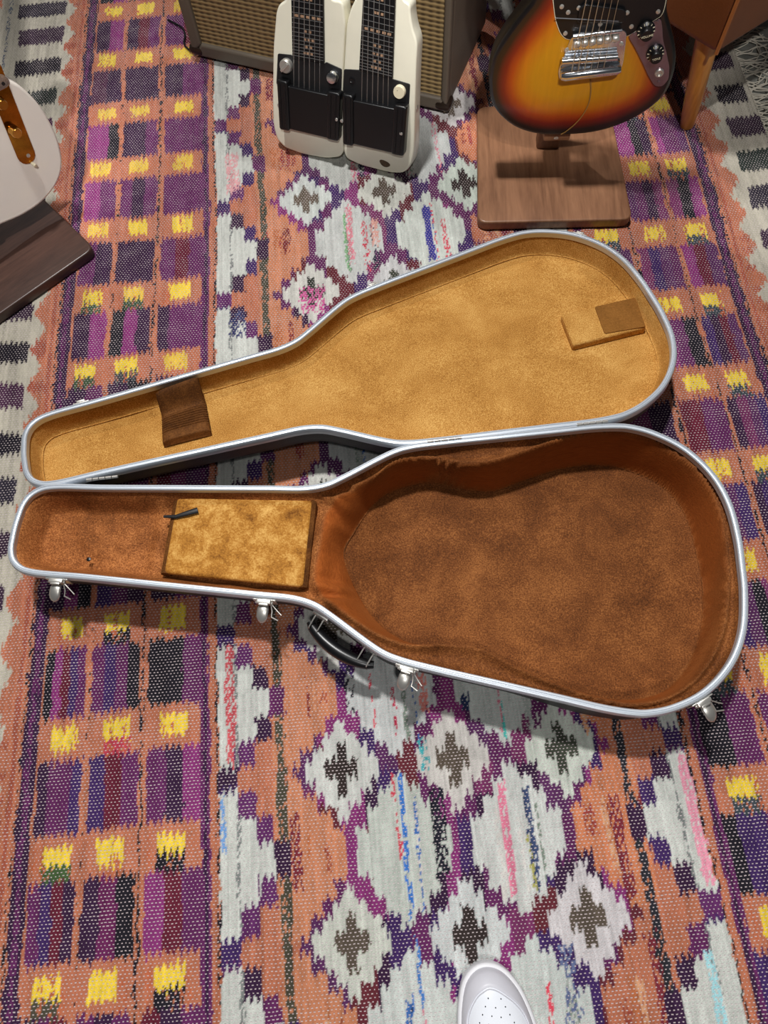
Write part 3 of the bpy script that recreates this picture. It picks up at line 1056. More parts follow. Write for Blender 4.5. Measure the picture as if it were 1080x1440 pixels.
# --- the lid, swung open about the hinge line
ha = math.radians(1.0)
hp = Vector((0, .525, ZR))
OPEN = Matrix.Translation(hp) @ Matrix.Rotation(math.radians(173), 4, Vector((math.cos(ha), math.sin(ha), 0))) @ Matrix.Translation(-hp)
ML = MCI @ OPEN @ MC            # closed case coordinates -> opened, in case coordinates
LD = .054
prof = [(.0022, ZR + .005), (.0022, ZR + .010), (.0035, ZR + LD - .016), (.007, ZR + LD - .006), (.014, ZR + LD - .0012), (.026, ZR + LD)]
v, f = sweep(prof)
vv, ff, _ = fill(OUT - OUTN * .026)
base = len(v)
v += [(p[0], p[1], ZR + LD) for p in vv]
f += [tuple(base + i for i in tt) for tt in ff]
lid = sharp(mesh_obj('lid', v, f, M_SHELL, case), 50)
lid.matrix_local = ML
tag(lid, 'charcoal moulded lid lying open on its back')
v, f = sweep([(a, ZR + .0006 - z) for a, z in RIM])
lr = sharp(mesh_obj('lid_rim', v, [q_[::-1] for q_ in f], M_ALU, lid), 30)
tag(lr, 'bright aluminium valance of the lid')
g2 = .0026
gu, gv = np.meshgrid(np.arange(-.59, .51, g2), np.arange(-.226, .227, g2))
pts = np.stack([gu.ravel(), gv.ravel()], 1)
nuu, nvv = gu.shape[1], gu.shape[0]
dr = sdf(pts, OUT[::2]) - .006
wd = .008 + .003 * sstep(-.1, .1, pts[:, 0])
tt = np.clip(dr / wd, 0, 1)
zz = ZR + .006 + (LD - .013) * (.85 * tt + .15 * (1 - (1 - tt) ** 2)) + .0022 * vnoise(pts, 20, 21) + .0012 * vnoise(pts, 55, 22) * (tt < 1)
ok = (dr > -.0035).reshape(nvv, nuu)
idx = np.arange(nuu * nvv).reshape(nvv, nuu)
qk = ok[:-1, :-1] & ok[:-1, 1:] & ok[1:, 1:] & ok[1:, :-1]
q = np.stack([idx[:-1, :-1], idx[1:, :-1], idx[1:, 1:], idx[:-1, 1:]], 2)[qk]
used = np.unique(q)
rem = np.zeros(nuu * nvv, int)
rem[used] = np.arange(len(used))
ll = mesh_obj('lid_lining', np.column_stack([pts[used], zz[used]]), rem[q], M_GOLD, lid)
tag(ll, 'pale gold plush lining of the lid')
# piped seam round the lid panel
mb = MB()
ring = OUT - OUTN * (.0150 + .003 * sstep(-.1, .1, OUT[:, 0]))[:, None]
mb.tube([(p[0], p[1], ZR + LD - .0082) for p in ring], .0014, 5, closed=True)
mb.build('panel_piping', M_GOLD, lid)
LIDW = MC @ ML                  # lid closed coordinates -> world
LIDWI = LIDW.inverted()


def ll_(px, py, h):
    """closed-lid coordinates of a spot seen on the lid, h above its rim plane when closed"""
    O = np.array(LIDW @ Vector((0, 0, ZR + h)))
    N = np.array((LIDW.to_3x3() @ Vector((0, 0, 1))).normalized())
    d = ray(px, py)
    P = CAM + d * (np.dot(O - CAM, N) / np.dot(d, N))
    p = LIDWI @ Vector(P)
    return (p.x, p.y)


PAD = [ll_(x, y, .035) for x, y in [(789, 443), (893, 419), (909, 461), (806, 487)]]
pd = slab('lid_pad', rounded(PAD, .004), ZR + .033, ZR + LD - .006, M_GOLD, lid, r=.001, rb=.0035)
tag(pd, 'raised gold plush pad')
FOLD = [ll_(x, y, .033) for x, y in [(836, 432), (893, 419), (908, 460), (850, 470)]]
fo = slab('pad_cover', rounded(FOLD, .004), ZR + .0312, ZR + .034, velvet('smooth_brown_plush', (104, 66, 22), (126, 82, 32), (150, 100, 44), .2, 8, 300, .15), pd, r=.0006, rb=.001)
# pleated dark neck strap glued across the lid
A0, A1, B1, B0 = [np.array(ll_(x, y, h)) for x, y, h in ((219, 553, .008), (279, 531, .008), (298, 611, .043), (230, 628, .043))]
mb = MB()
vv, ff = [], []
nI, nJ = 110, 16
for i in range(nI):
    a = i / (nI - 1)
    for j in range(nJ):
        bq = j / (nJ - 1)
        p = (A0 * (1 - bq) + A1 * bq) * (1 - a) + (B0 * (1 - bq) + B1 * bq) * a
        dpt = .004 + (.034 - .004) * float(sstep(0, .34, a))
        pl = .0016 * math.sin(a * 120 + .6 * math.sin(bq * 5)) * float(sstep(.33, .40, a) * (1 - sstep(.74, .8, a)))
        edge = .004 * (1 - math.sin(math.pi * bq)) ** 4 + .010 * float(sstep(.93, 1, a))
        vv.append((p[0], p[1], ZR + dpt + pl + edge))
for i in range(nI - 1):
    for j in range(nJ - 1):
        ff.append((i * nJ + j, (i + 1) * nJ + j, (i + 1) * nJ + j + 1, i * nJ + j + 1))
nk = mesh_obj('neck_strap', vv, ff, M_DARKPLUSH, lid)
md = nk.modifiers.new('thickness', 'SOLIDIFY')
md.thickness = .004
tag(nk, 'dark brown pleated plush strip across the neck end')

# --- hinges along the joint (in case coordinates)
for hx, ln_ in ((-.452, .05), (.085, .055), (.318, .05)):
    w = Vector((hx + .02, .525 + (hx + .02) * math.tan(ha), ZR))
    ax = Vector((math.cos(ha), math.sin(ha), 0))
    mb = MB()
    cuts = 5
    for k in range(cuts):
        a = w + ax * (ln_ * (k / cuts - .5) + .0006)
        e_ = w + ax * (ln_ * ((k + 1) / cuts - .5) - .0006)
        mb.tube([MCI @ (a + Vector((0, 0, .0005))), MCI @ (e_ + Vector((0, 0, .0005)))], .0024, 10)
    hg = mb.build('hinge', M_NICKEL, case)


# --- latches along the near side
def case_edge(px, py, z):
    p = np.array(cl(px, py, z))
    i = int(np.argmin(((OUT - p) ** 2).sum(1)))
    return OUT[i], OUTN[i]


def latch(px, py, swing):
    P_, N_ = case_edge(px, py, ZR)
    T_ = np.array([-N_[1], N_[0]])
    Mx = Matrix(((T_[0], N_[0], 0, P_[0]), (T_[1], N_[1], 0, P_[1]), (0, 0, 1, ZR - .004), (0, 0, 0, 1)))
    b_ = MB()
    b_.box((0, .0022, -.010), (.034, .002, .022), .0008)
    b_.box((0, .005, -.002), (.021, .007, .0105), .0014)
    b_.box((0, .009, .001), (.014, .004, .003), .0008)
    b_.tube([(-.0125, .0055, -.004), (.0125, .0055, -.004)], .0022, 8)
    lt = b_.build('latch', M_NICKEL, case)
    lt.matrix_local = Mx
    # spoon lever hanging open
    c = MB()
    vv, ff = [], []
    S = 10
    for i in range(S):
        a = i / (S - 1)
        y = .008 + .026 * a
        z = -.006 - .010 * a + .004 * math.sin(a * 3)
        hw = .0085 * (1 if a < .6 else math.sqrt(max(1 - ((a - .6) / .4) ** 2, .02))) - (.0012 if a < .15 else 0)
        for k in range(7):
            xx = hw * (k / 3 - 1)
            vv.append((xx, y, z + .0022 * (1 - (k / 3 - 1) ** 2)))
    for i in range(S - 1):
        for k in range(6):
            ff.append((i * 7 + k, i * 7 + k + 1, (i + 1) * 7 + k + 1, (i + 1) * 7 + k))
    le = mesh_obj('latch_lever', vv, ff, M_NICKEL, lt)
    mo = le.modifiers.new('thickness', 'SOLIDIFY')
    mo.thickness = .0014
    le.rotation_euler.z = swing
    # wire bail
    d = MB()
    d.tube([(.010, .007, -.005), (.012, .016, -.011), (.012, .024, -.013), (.022, .028, -.014)], .0011, 6)
    d.tube([(.010, .006, -.006), (.020, .015, -.013), (.026, .020, -.014)], .0009, 6)
    d.build('latch_bail', M_NICKEL, lt)


for (px, py, sw) in ((80, 806, .05), (369, 837, .05), (575, 934, .0), (984, 978, -.05)):
    latch(px, py, sw)

# --- carrying handle on the slanted shoulder
Pa, Na = case_edge(446, 857, ZR)
Pb, Nb = case_edge(528, 915, ZR)
Nh = (Na + Nb) / np.linalg.norm(Na + Nb)
Th = (Pb - Pa) / np.linalg.norm(Pb - Pa)
Lh = np.linalg.norm(Pb - Pa)
Mx = Matrix(((Th[0], Nh[0], 0, (Pa[0] + Pb[0]) / 2), (Th[1], Nh[1], 0, (Pa[1] + Pb[1]) / 2), (0, 0, 1, ZR - .030), (0, 0, 0, 1)))
path, rad = [], []
for i in range(15):
    a = i / 14
    x = (a - .5) * (Lh + .012)
    path.append((x, .014 + .013 * math.sin(math.pi * a) ** .7, -.006))
    rad.append(.0055 + .0048 * math.sin(math.pi * a) ** .6)
hd = MB().tube(path, rad, 12, flat=.9).build('handle', M_BLACKPL, case)
hd.matrix_local = Mx
tag(hd, 'glossy black carrying handle')
for x in (-.052, -.038, .034, .050):
    MB().tube([(x, -.004, .012), (x, .006, .010), (x, .022, .002), (x, .024, -.007), (x, .016, -.012)], .0011, 6).build('handle_ring', M_NICKEL, hd)
for x in (-.045, .042):
    MB().box((x, .0005, .008), (.026, .004, .016), .001).build('handle_bracket', M_NICKEL, hd)
# catch plates of the latches on the far edge of the lid
for (px, py) in ((818, 322), (112, 560), (524, 402)):
    p = np.array(ll_(px, py, 0))
    i = int(np.argmin(((OUT - p) ** 2).sum(1)))
    P_, N_ = OUT[i], OUTN[i]
    T_ = np.array([-N_[1], N_[0]])
    b_ = MB().box((0, .0025, .010), (.026, .002, .014), .0006).box((0, .005, .004), (.014, .004, .005), .001)
    o = b_.build('latch_catch', M_NICKEL, lid)
    o.matrix_local = Matrix(((T_[0], N_[0], 0, P_[0]), (T_[1], N_[1], 0, P_[1]), (0, 0, 1, ZR), (0, 0, 0, 1)))

# ------------------------------------------------------------------ amplifier
A = np.array([-.323, 1.6])
B = np.array([.215, 1.350])
L_ = np.linalg.norm(B - A)
ya = math.atan2(B[1] - A[1], B[0] - A[0])
AMPH, AMPD = .56, .28
MA = Matrix.Translation((A[0], A[1], 0)) @ Matrix.Rotation(ya, 4, 'Z')
amp = empty('amplifier', MA, 'brown combo guitar amplifier with tan woven grille, behind the cream double-neck steel guitar', 'amplifier')


def prismY(name, outl, y0, y1, mat, parent, r=.003):
    """slab standing up: outline in x,z, thickness along y (front at y0)"""
    o = slab(name, outl, 0, y1 - y0, mat, parent, r=r)
    o.matrix_local = Matrix(((1, 0, 0, 0), (0, 0, -1, y1), (0, 1, 0, 0), (0, 0, 0, 1)))
    return o


zb0 = .012
mb = MB()
cab = slab('cabinet', rrect(L_, AMPH, .012, 5, (L_ / 2, zb0 + AMPH / 2)), 0, AMPD - .012, M_TOLEX, amp, r=.006, rb=.012)
cab.matrix_local = Matrix(((1, 0, 0, 0), (0, 0, -1, AMPD), (0, 1, 0, 0), (0, 0, 0, 1)))
FRW = .030
for nm, outl in (('front_lip', [(0, zb0), (FRW * .9, zb0 + FRW), (FRW * .9, zb0 + AMPH - .06), (0, zb0 + AMPH)]),
                 ('front_lip', [(0, zb0), (L_, zb0), (L_ - FRW * .5, zb0 + FRW), (FRW * .9, zb0 + FRW)]),
                 ('front_lip', [(L_, zb0), (L_, zb0 + AMPH), (L_ - FRW * .5, zb0 + AMPH - .06), (L_ - FRW * .5, zb0 + FRW)]),
                 ('front_lip', [(0, zb0 + AMPH), (FRW * .9, zb0 + AMPH - .06), (L_ - FRW * .5, zb0 + AMPH - .06), (L_, zb0 + AMPH)])):
    prismY(nm, rounded(outl, .002, 3), -.006, .016, M_TOLEX, amp, r=.005)
# grille cloth: ribbed weave
mt, nt, b = nodes_of('tan_grille_cloth')
Lk = nt.links.new
tc = nd(nt, 'ShaderNodeTexCoord')
mp = nd(nt, 'ShaderNodeMapping')
Lk(tc.outputs['Object'], mp.inputs[0])
mp.inputs['Rotation'].default_value = (0, 0, 0)
w1 = nd(nt, 'ShaderNodeTexWave', wave_type='BANDS', bands_direction='Y', Scale=34.0, Distortion=.6)
w2 = nd(nt, 'ShaderNodeTexWave', wave_type='BANDS', bands_direction='X', Scale=20.0, Distortion=1.5)
Lk(mp.outputs[0], w1.inputs[0])
Lk(mp.outputs[0], w2.inputs[0])
mu = nd(nt, 'ShaderNodeMath', operation='MULTIPLY_ADD')
mu.inputs[1].default_value = .35
Lk(w2.outputs[1], mu.inputs[0])
Lk(w1.outputs[1], mu.inputs[2])
cr = nd(nt, 'ShaderNodeValToRGB')
cr.color_ramp.elements[0].position, cr.color_ramp.elements[1].position = .1, .95
cr.color_ramp.elements[0].color = (*lin((66, 50, 28)), 1)
cr.color_ramp.elements[1].color = (*lin((150, 126, 84)), 1)
Lk(mu.outputs[0], cr.inputs[0])
Lk(cr.outputs[0], b.inputs['Base Color'])
bp = nd(nt, 'ShaderNodeBump', Strength=.6, Distance=.002)
Lk(mu.outputs[0], bp.inputs['Height'])
Lk(bp.outputs[0], b.inputs['Normal'])
b.inputs['Roughness'].default_value = .7
gr = prismY('grille_cloth', [(FRW * .85, zb0 + FRW * .95), (L_ - FRW * .45, zb0 + FRW * .95), (L_ - FRW * .45, zb0 + AMPH - .055), (FRW * .85, zb0 + AMPH - .055)], .002, .014, mt, amp, r=.0015)
tag(gr, 'tan ribbed grille cloth')
for (x, y) in ((.04, .04), (L_ - .04, .04), (.04, AMPD - .04), (L_ - .04, AMPD - .04)):
    MB().lathe([(.016, .0002), (.018, .004), (.015, .014)], 14, (x, y, 0)).build('foot', M_BLACKPL, amp)
for (x, z, s) in ((L_ - .006, zb0 + .006, 1), (.006, zb0 + .006, -1)):
    mb = MB().box((x - s * .004, .008, z + .006), (.034, .034, .020), .007)
    mb.build('corner_guard', plain('dark_metal_corner', (58, 46, 38), .3, .6), amp)

# thin lead lying by the amplifier
pts = [at(x, y, .003) for x, y in ((236, 28), (248, 34), (257, 40), (260, 50), (259, 62), (268, 72))]
cb = MB().tube([tuple(p) for p in catmull(np.array(pts), 24, False)], .0022, 6).build('lead', M_BLACKPL)
tag(cb, 'thin black lead curling out from under the amplifier', 'cable')

# ------------------------------------------------------------------ double-neck steel guitar leaning on the amp
FS = Frame((.0147, 1.2237, 0.0), -25, 17)
TH = .036
st = empty('steel_guitar', FS.M, 'cream double-neck lap steel guitar leaning upright against the amplifier', 'steel guitar')


def S(pts, off=0.0):
    return FS.locs(pts, off)


def ext(p, q, k):
    """continue the line p->q by k"""
    p, q = np.array(p), np.array(q)
    d = (q - p) / np.linalg.norm(q - p)
    return tuple(q + d * k)


Lb = S([(483, 213), (478, 221), (459, 223), (425, 217), (400, 208), (389, 196), (384, 176), (383, 140), (384, 67), (388, 18), (392, 6)])
topL = S([(403, 0), (464, 0)])
upL = np.array(ext(S([(427, 100)])[0], S([(427, 0)])[0], 0)) - np.array(S([(427, 100)])[0])
upL /= np.linalg.norm(upL)
neckL = [tuple(np.array(p) + upL * .42) for p in topL]
headL = [tuple(np.array(neckL[0]) + upL * .14 - np.array([.012, 0])), tuple(np.array(neckL[1]) + upL * .14 + np.array([.012, 0]))]
right_in = S([(482, 2), (484, 20), (485.5, 34), (484, 60), (482.2, 98), (481.5, 150)])
outL = Lb + [topL[0], neckL[0], headL[0], headL[1], neckL[1], topL[1]] + right_in
outL = rounded(outL, .012, 5)
slab('body', outL, -TH, 0, M_CREAMPAINT, st, r=.0035)
Rb = S([(482.6, 150), (483.4, 98), (485.5, 60), (487, 34), (493, 12), (499, 0)])
topR = S([(500, 0), (566, 0)])
neckR = [tuple(np.array(p) + upL * .42) for p in topR]
headR = [tuple(np.array(neckR[0]) + upL * .14 - np.array([.012, 0])), tuple(np.array(neckR[1]) + upL * .14 + np.array([.012, 0]))]
rr2 = S([(577, 6), (577, 20), (580, 40), (587, 60), (585, 93), (583, 160), (582, 215), (578, 234), (567, 244), (548, 243), (508, 233), (487, 223), (483.2, 213)])
outR = rounded(Rb + [topR[0], neckR[0], headR[0], headR[1], neckR[1], topR[1]] + rr2, .012, 5)
slab('body', outR, -TH, 0, M_CREAMPAINT, st, r=.0035)
# worn chip at the tail
c0 = np.array(S([(541, 230)])[0])
chip = [tuple(c0 + np.array([.0115 * math.cos(a), .0062 * math.sin(a)]) * (1 + .08 * math.sin(3 * a)) @ np.array([[.98, -.2], [.2, .98]])) for a in np.linspace(0, 2 * math.pi, 18, endpoint=False)]
slab('worn_patch', chip, -.001, .0004, M_CHIP, st, r=.0002)
# black plates
plL = rounded(S([(391, 75), (411, 77), (413, 82), (457, 89), (459, 87), (481, 97), (480, 135), (389, 118)]), .003)
plR = rounded(S([(484, 97), (505, 98), (506, 100), (553, 111), (577, 118), (575, 152), (482, 135)]), .003)
for p in (plL, plR):
    slab('control_plate', p, -.001, .0018, M_BLACKMAT, st, r=.0006)
# fretboards with frets, markers, strings
FB = [(S([(411, 0), (456, 0)]), S([(412.5, 80), (457, 88)]), [413.5, 420.7, 428.2, 435.6, 442.9, 450]),
      (S([(511.5, 0), (557, 0)]), S([(506, 98), (553, 110)]), [509, 516.5, 524, 531.5, 539, 546])]
for bi, (tp, bt, xs) in enumerate(FB):
    tp = [np.array(p) for p in tp]
    bt = [np.array(p) for p in bt]
    dl, dr_ = tp[0] - bt[0], tp[1] - bt[1]
    dl, dr_ = dl / np.linalg.norm(dl), dr_ / np.linalg.norm(dr_)
    Lf = .50
    e0, e1 = bt[0] + dl * Lf, bt[1] + dr_ * Lf
    fb = slab('fretboard', rounded([tuple(bt[0]), tuple(bt[1]), tuple(e1), tuple(e0)], .001, 2), -.001, .005, M_BLACKPL, st, r=.0008)
    pos = []
    sc = .57
    bridge_to_end = .075
    for k in range(1, 37):
        d = sc / 2 ** (k / 12) - bridge_to_end
        if 0.004 < d < Lf: pos.append((k, d))
    mbf = MB()
    for k, d in pos:
        p, q = bt[0] + dl * d, bt[1] + dr_ * d
        w_ = (q - p)
        mbf.tube([(*(p + w_ * .02), .0052), (*(q - w_ * .02), .0052)], .0005, 5)
    tag(mbf.build('frets', M_STRING, fb), 'thin pale fret lines', kind='stuff')
    for k, d in pos:
        if k % 12 in (0, 3, 5, 7, 9):
            nxt = sc / 2 ** ((k - 1) / 12) - bridge_to_end
            m_ = (d + nxt) / 2
            p, q = bt[0] + dl * m_, bt[1] + dr_ * m_
            fr = {0: (.16, .34, .52, .70, .86), 3: (.44, .58), 5: (.42, .54, .66), 7: (.46, .60), 9: (.40, .5, .62)}[k % 12]
            for a in fr:
                c = p + (q - p) * a
                MB().box((c[0], c[1], .0053), (.0048 if k % 12 else .007, .004, .0006), 0).build('inlay', M_PEARL, fb)
    for si, x in enumerate(xs):
        yb_ = 128 if bi == 0 else 140
        a = np.array(S([(x, yb_)], .008)[0])
        bq = np.array(S([(x + (2.5 if bi else .2), 0)], .008)[0])
        dd = (bq - a) / np.linalg.norm(bq - a)
        a2 = a - dd * .012
        MB().tube([(*a2, .0095), (*(a + dd * .62), .0095)], .00062 if si < 4 else .0004, 5).build('string', M_STRING, st)
# bridge covers: channel with two end ribs
for (c1, c2, c3, c4) in (((390, 111), (479, 131), (477, 198), (394, 181)), ((482, 131), (573, 150), (568, 219), (483, 202))):
    q = [np.array(p) for p in S([c1, c2, c3, c4], .016)]
    lerp = lambda a, b_: (q[0] * (1 - a) + q[1] * a) * (1 - b_) + (q[3] * (1 - a) + q[2] * a) * b_
    cv_ = slab('bridge_cover', rounded([tuple(lerp(a, b_)) for a, b_ in ((0.12, .10), (.86, .10), (.86, 1), (.12, .97))], .004), 0, .016, M_BLACKPL, st, r=.002)
    for a0, a1 in ((0, .17), (.80, 1)):
        slab('cover_rib', rounded([tuple(lerp(a0, 0)), tuple(lerp(a1, 0)), tuple(lerp(a1, 1.0)), tuple(lerp(a0, 1.0))], .005), 0, .0205, M_BLACKPL, cv_, r=.003)
    for a0 in (.05, .13, .86, .94):
        p, r_ = lerp(a0, .06), lerp(a0, .94)
        MB().tube([(*p, .0205), (*r_, .0205)], .0016, 6).build('rib_ridge', M_BLACKPL, cv_)
for (x, y, o_) in ((473, 168, .0205), (480.5, 170, .0205), (564, 188, .0205), (392, 148, .012)):
    c = S([(x, y)], o_)[0]
    MB().lathe([(.0032, 0), (.0032, .001), (.0018, .0018)], 10, (c[0], c[1], o_ - .0003)).build('screw', M_NICKEL, st)
# knobs
c = S([(402, 93)], .008)[0]
k_ = MB().lathe([(.0125, 0), (.0125, .008), (.011, .0105), (.0105, .011)], 20, (c[0], c[1], .0018)).build('pointer_knob', M_NICKEL, st)
MB().box((c[0], c[1], .0145), (.0055, .021, .006), .0015, Matrix.Rotation(-.75, 4, 'Z')).build('pointer_bar', M_NICKEL, k_)
c = S([(467, 109)], .009)[0]
MB().lathe([(.0115, 0), (.0115, .009), (.0095, .012), (.004, .0125)], 18, (c[0], c[1], .0018)).build('chrome_knob', M_CHROME, st)
c = S([(561, 130)], .009)[0]
k_ = MB().lathe([(.0115, 0), (.0115, .007), (.0105, .0088)], 20, (c[0], c[1], .0018)).build('ivory_knob', M_IVORY, st)
MB().lathe([(.0008, 0), (.0006, .0004)], 8, (c[0] - .003, c[1] + .003, .0105)).build('knob_mark', M_BLACKPL, k_)
c = S([(495, 113)], .002)[0]
MB().lathe([(.006, 0), (.006, .0012), (.004, .0016), (.003, .0008)], 16, (c[0], c[1], .0017)).build('rubber_button', M_BLACKPL, st)
c = S([(586, 153)], -.016)[0]
Mr = Matrix.Rotation(math.pi / 2, 4, 'Y')
MB().lathe([(.007, 0), (.007, .004), (.005, .0055)], 12, (c[0] - .003, c[1], -.016), Mr).build('leg_socket', M_NICKEL, st)

# ------------------------------------------------------------------ wooden stands and the two electric guitars


def stand(name_label, mat, corner_pts, post_xy, yaw, ztop, rest_z, rest_fwd):
    ctr = np.mean(np.array(corner_pts), 0)
    M_ = Matrix.Translation((ctr[0], ctr[1], 0)) @ Matrix.Rotation(yaw, 4, 'Z')
    e = empty('guitar_stand', M_, name_label, 'guitar stand')
    loc = [tuple((M_.inverted() @ Vector((p[0], p[1], 0))).to_2d()) for p in corner_pts]
    slab('base_board', rounded(loc, .020, 6), 0.0002, .021, mat, e, r=.003)
    p = (M_.inverted() @ Vector((post_xy[0], post_xy[1], 0)))
    MB().box((p.x, p.y, .02 + ztop / 2), (.045, .028, ztop), .004).build('post', mat, e)
    # shelf that carries the body, with two pegs
    MB().box((p.x, p.y - .014 - rest_fwd / 2, rest_z), (.05, rest_fwd, .018), .003).build('rest', mat, e)
    return e


bl = [at(672, 313, .021), at(890, 308, .021)]
f0, f1 = np.array(bl[0][:2]), np.array(bl[1][:2])
dx = (f1 - f0) / np.linalg.norm(f1 - f0)
dy = np.array([-dx[1], dx[0]])
W_ = np.linalg.norm(f1 - f0)
bk = .31
corners = [f0, f1, f1 + dy * bk - dx * .012, f0 + dy * bk + dx * .012]
GO = np.array([.41, 1.135, .12])
GY = -6
stand('walnut guitar stand with a square board base, under the sunburst guitar', M_BOARD, corners, tuple(f0 + dx * W_ * .50 + dy * .20), math.atan2(dx[1], dx[0]), .95, .100, .058)

FG = Frame(GO, GY, 4)
gt = empty('electric_guitar', FG.M, 'three-tone sunburst electric guitar with black pickguard, on the walnut stand', 'guitar')
G = FG.locs
low = [(750, 0), (734, 21), (711, 52), (696, 78), (689, 104), (688, 122), (693, 148), (706, 166), (727, 181), (758, 190), (791, 191), (836, 187), (874, 176), (908, 158),
       (934, 135), (946, 111), (951, 86), (950, 65), (944, 39), (939, 21), (940, 0)]
gl = [np.array(p) for p in G(low)]
ax_ = np.array(G([(828, 0)])[0]) - np.array(G([(806, 97)])[0])
ax_ /= np.linalg.norm(ax_)                              # along the strings
px_ = np.array([ax_[1], -ax_[0]])                       # to the treble side
cen = np.array(G([(815, 60)])[0])
loc2 = lambda a, t_: tuple(cen + px_ * a + ax_ * t_)
b_left = np.array([(gl[0] - cen) @ px_, (gl[0] - cen) @ ax_])
b_right = np.array([(gl[-1] - cen) @ px_, (gl[-1] - cen) @ ax_])
upper = [loc2(b_right[0] + .014, b_right[1] + .05), loc2(b_right[0] + .034, b_right[1] + .11), loc2(b_right[0] + .012, b_right[1] + .175), loc2(.045, .245), loc2(.030, .20),
         loc2(-.030, .205), loc2(-.048, .26), loc2(-.085, .285), loc2(-.125, .262), loc2(-.148, .20), loc2(-.140, .14), loc2(b_left[0] + .004, b_left[1] + .03)]
gout = catmull([tuple(p) for p in gl] + upper, 200)
mt, nt, b = nodes_of('three_tone_sunburst')
Lk = nt.links.new
ea = nd(nt, 'ShaderNodeAttribute', attribute_name='edge')
tc = nd(nt, 'ShaderNodeTexCoord')
mp = nd(nt, 'ShaderNodeMapping')
mp.inputs['Scale'].default_value = (60, 6, 20)
mp.inputs['Rotation'].default_value = (0, 0, .25)
Lk(tc.outputs['Object'], mp.inputs[0])
no = nd(nt, 'ShaderNodeTexNoise', Scale=1.2, Detail=7.0, Roughness=.65)
Lk(mp.outputs[0], no.inputs['Vector'])
n3 = nd(nt, 'ShaderNodeTexNoise', Scale=9.0, Detail=2.0)
Lk(tc.outputs['Object'], n3.inputs['Vector'])
ad = nd(nt, 'ShaderNodeMath', operation='MULTIPLY_ADD')
ad.inputs[1].default_value = .012
Lk(n3.outputs[0], ad.inputs[0])
Lk(ea.outputs['Fac'], ad.inputs[2])
dv = nd(nt, 'ShaderNodeMath', operation='DIVIDE')
dv.inputs[1].default_value = .09
Lk(ad.outputs[0], dv.inputs[0])
cr = nd(nt, 'ShaderNodeValToRGB')
e = cr.color_ramp.elements
e[0].position, e[0].color = .10, (*lin((14, 9, 9)), 1)
e[1].position, e[1].color = .92, (*lin((196, 134, 14)), 1)
for p_, c_ in ((.20, (30, 12, 10)), (.36, (116, 22, 8)), (.50, (166, 64, 8)), (.66, (192, 110, 10))):
    k = cr.color_ramp.elements.new(p_)
    k.color = (*lin(c_), 1)
Lk(dv.outputs[0], cr.inputs[0])
hs = nd(nt, 'ShaderNodeHueSaturation')
ma = nd(nt, 'ShaderNodeMath', operation='MULTIPLY_ADD')
ma.inputs[1].default_value, ma.inputs[2].default_value = .5, .75
Lk(no.outputs[0], ma.inputs[0])
Lk(ma.outputs[0], hs.inputs['Value'])
Lk(cr.outputs[0], hs.inputs['Color'])
Lk(hs.outputs[0], b.inputs['Base Color'])
b.inputs['Roughness'].default_value = .35
b.inputs['Coat Weight'].default_value = .5
b.inputs['Coat Roughness'].default_value = .12
bd = slab('body', gout, -.042, 0, mt, gt, r=.006, grid=.008, edge_attr=True, ang=60)
tag(bd, 'amber centre fading through red to black edges')
pgl = G([(778, 0), (781, 26), (788, 46), (797, 55), (840, 50), (882, 50), (893, 43), (929, 22), (933, 14), (936, 0)])
pgl = [tuple(p) for p in pgl] + [loc2(.112, .115), loc2(.095, .175), loc2(.03, .19), loc2(-.03, .195), loc2(-.075, .215), loc2(-.075, .13)]
pgo = rounded(pgl, .010, 4)
slab('pickguard', pgo, .0002, .0026, M_BLACKPL, gt, r=.0008)
slab('pickguard_edge', ccw(pgo) + normals2(ccw(pgo)) * .0010, .0001, .0018, M_IVORY, gt, r=.0003)
cpl = rounded(G([(883, 49), (893, 43), (908, 35), (929, 23), (931, 36), (932, 54), (937, 72), (941, 92), (940, 109), (931, 120), (920, 119), (911, 104), (903, 86), (893, 66)]), .006, 4)
slab('control_plate', cpl, .0028, .0042, M_PLATE, gt, r=.0005)
for (x, y) in ((909, 46), (922, 78)):
    c = G([(x, y)], .012)[0]
    kb = MB().lathe([(.0145, 0), (.0142, .003), (.0105, .0065), (.0098, .016), (.0088, .0172)], 24, (c[0], c[1], .0042)).build('knob', M_BLACKPL, gt)
    for a in range(11):
        an = math.radians(-50 + a * 28)
        M_ = Matrix.Rotation(an, 4, 'Z')
        MB().box((c[0] + .0118 * math.cos(an), c[1] + .0118 * math.sin(an), .0100), (.0042, .0011, .0008), 0, M_).build('knob_tick', M_IVORY, kb)
    # lettering on the knob cap
    cu_ = bpy.data.curves.new('knob_lettering', 'FONT')
    cu_.body = 'VOLUME' if y < 60 else 'TONE'
    cu_.size = .0048
    cu_.align_x, cu_.align_y = 'CENTER', 'CENTER'
    cu_.extrude = .0002
    tmp = bpy.data.objects.new('knob_lettering', cu_)
    tmp_me = bpy.data.meshes.new_from_object(tmp)
    bpy.data.objects.remove(tmp)
    bpy.data.curves.remove(cu_)
    tx = bpy.data.objects.new('knob_lettering', tmp_me)
    col.objects.link(tx)
    tx.parent = kb
    tx.location = (c[0], c[1] - .0005, .0216)
    tx.rotation_euler.z = .25
    tmp_me.materials.append(M_IVORY)
c = G([(927, 102)], .004)[0]
MB().lathe([(.0075, 0), (.0075, .0022), (.0062, .0036), (.0045, .0036), (.0042, .001)], 18, (c[0], c[1], .0042)).build('output_jack', M_NICKEL, gt)
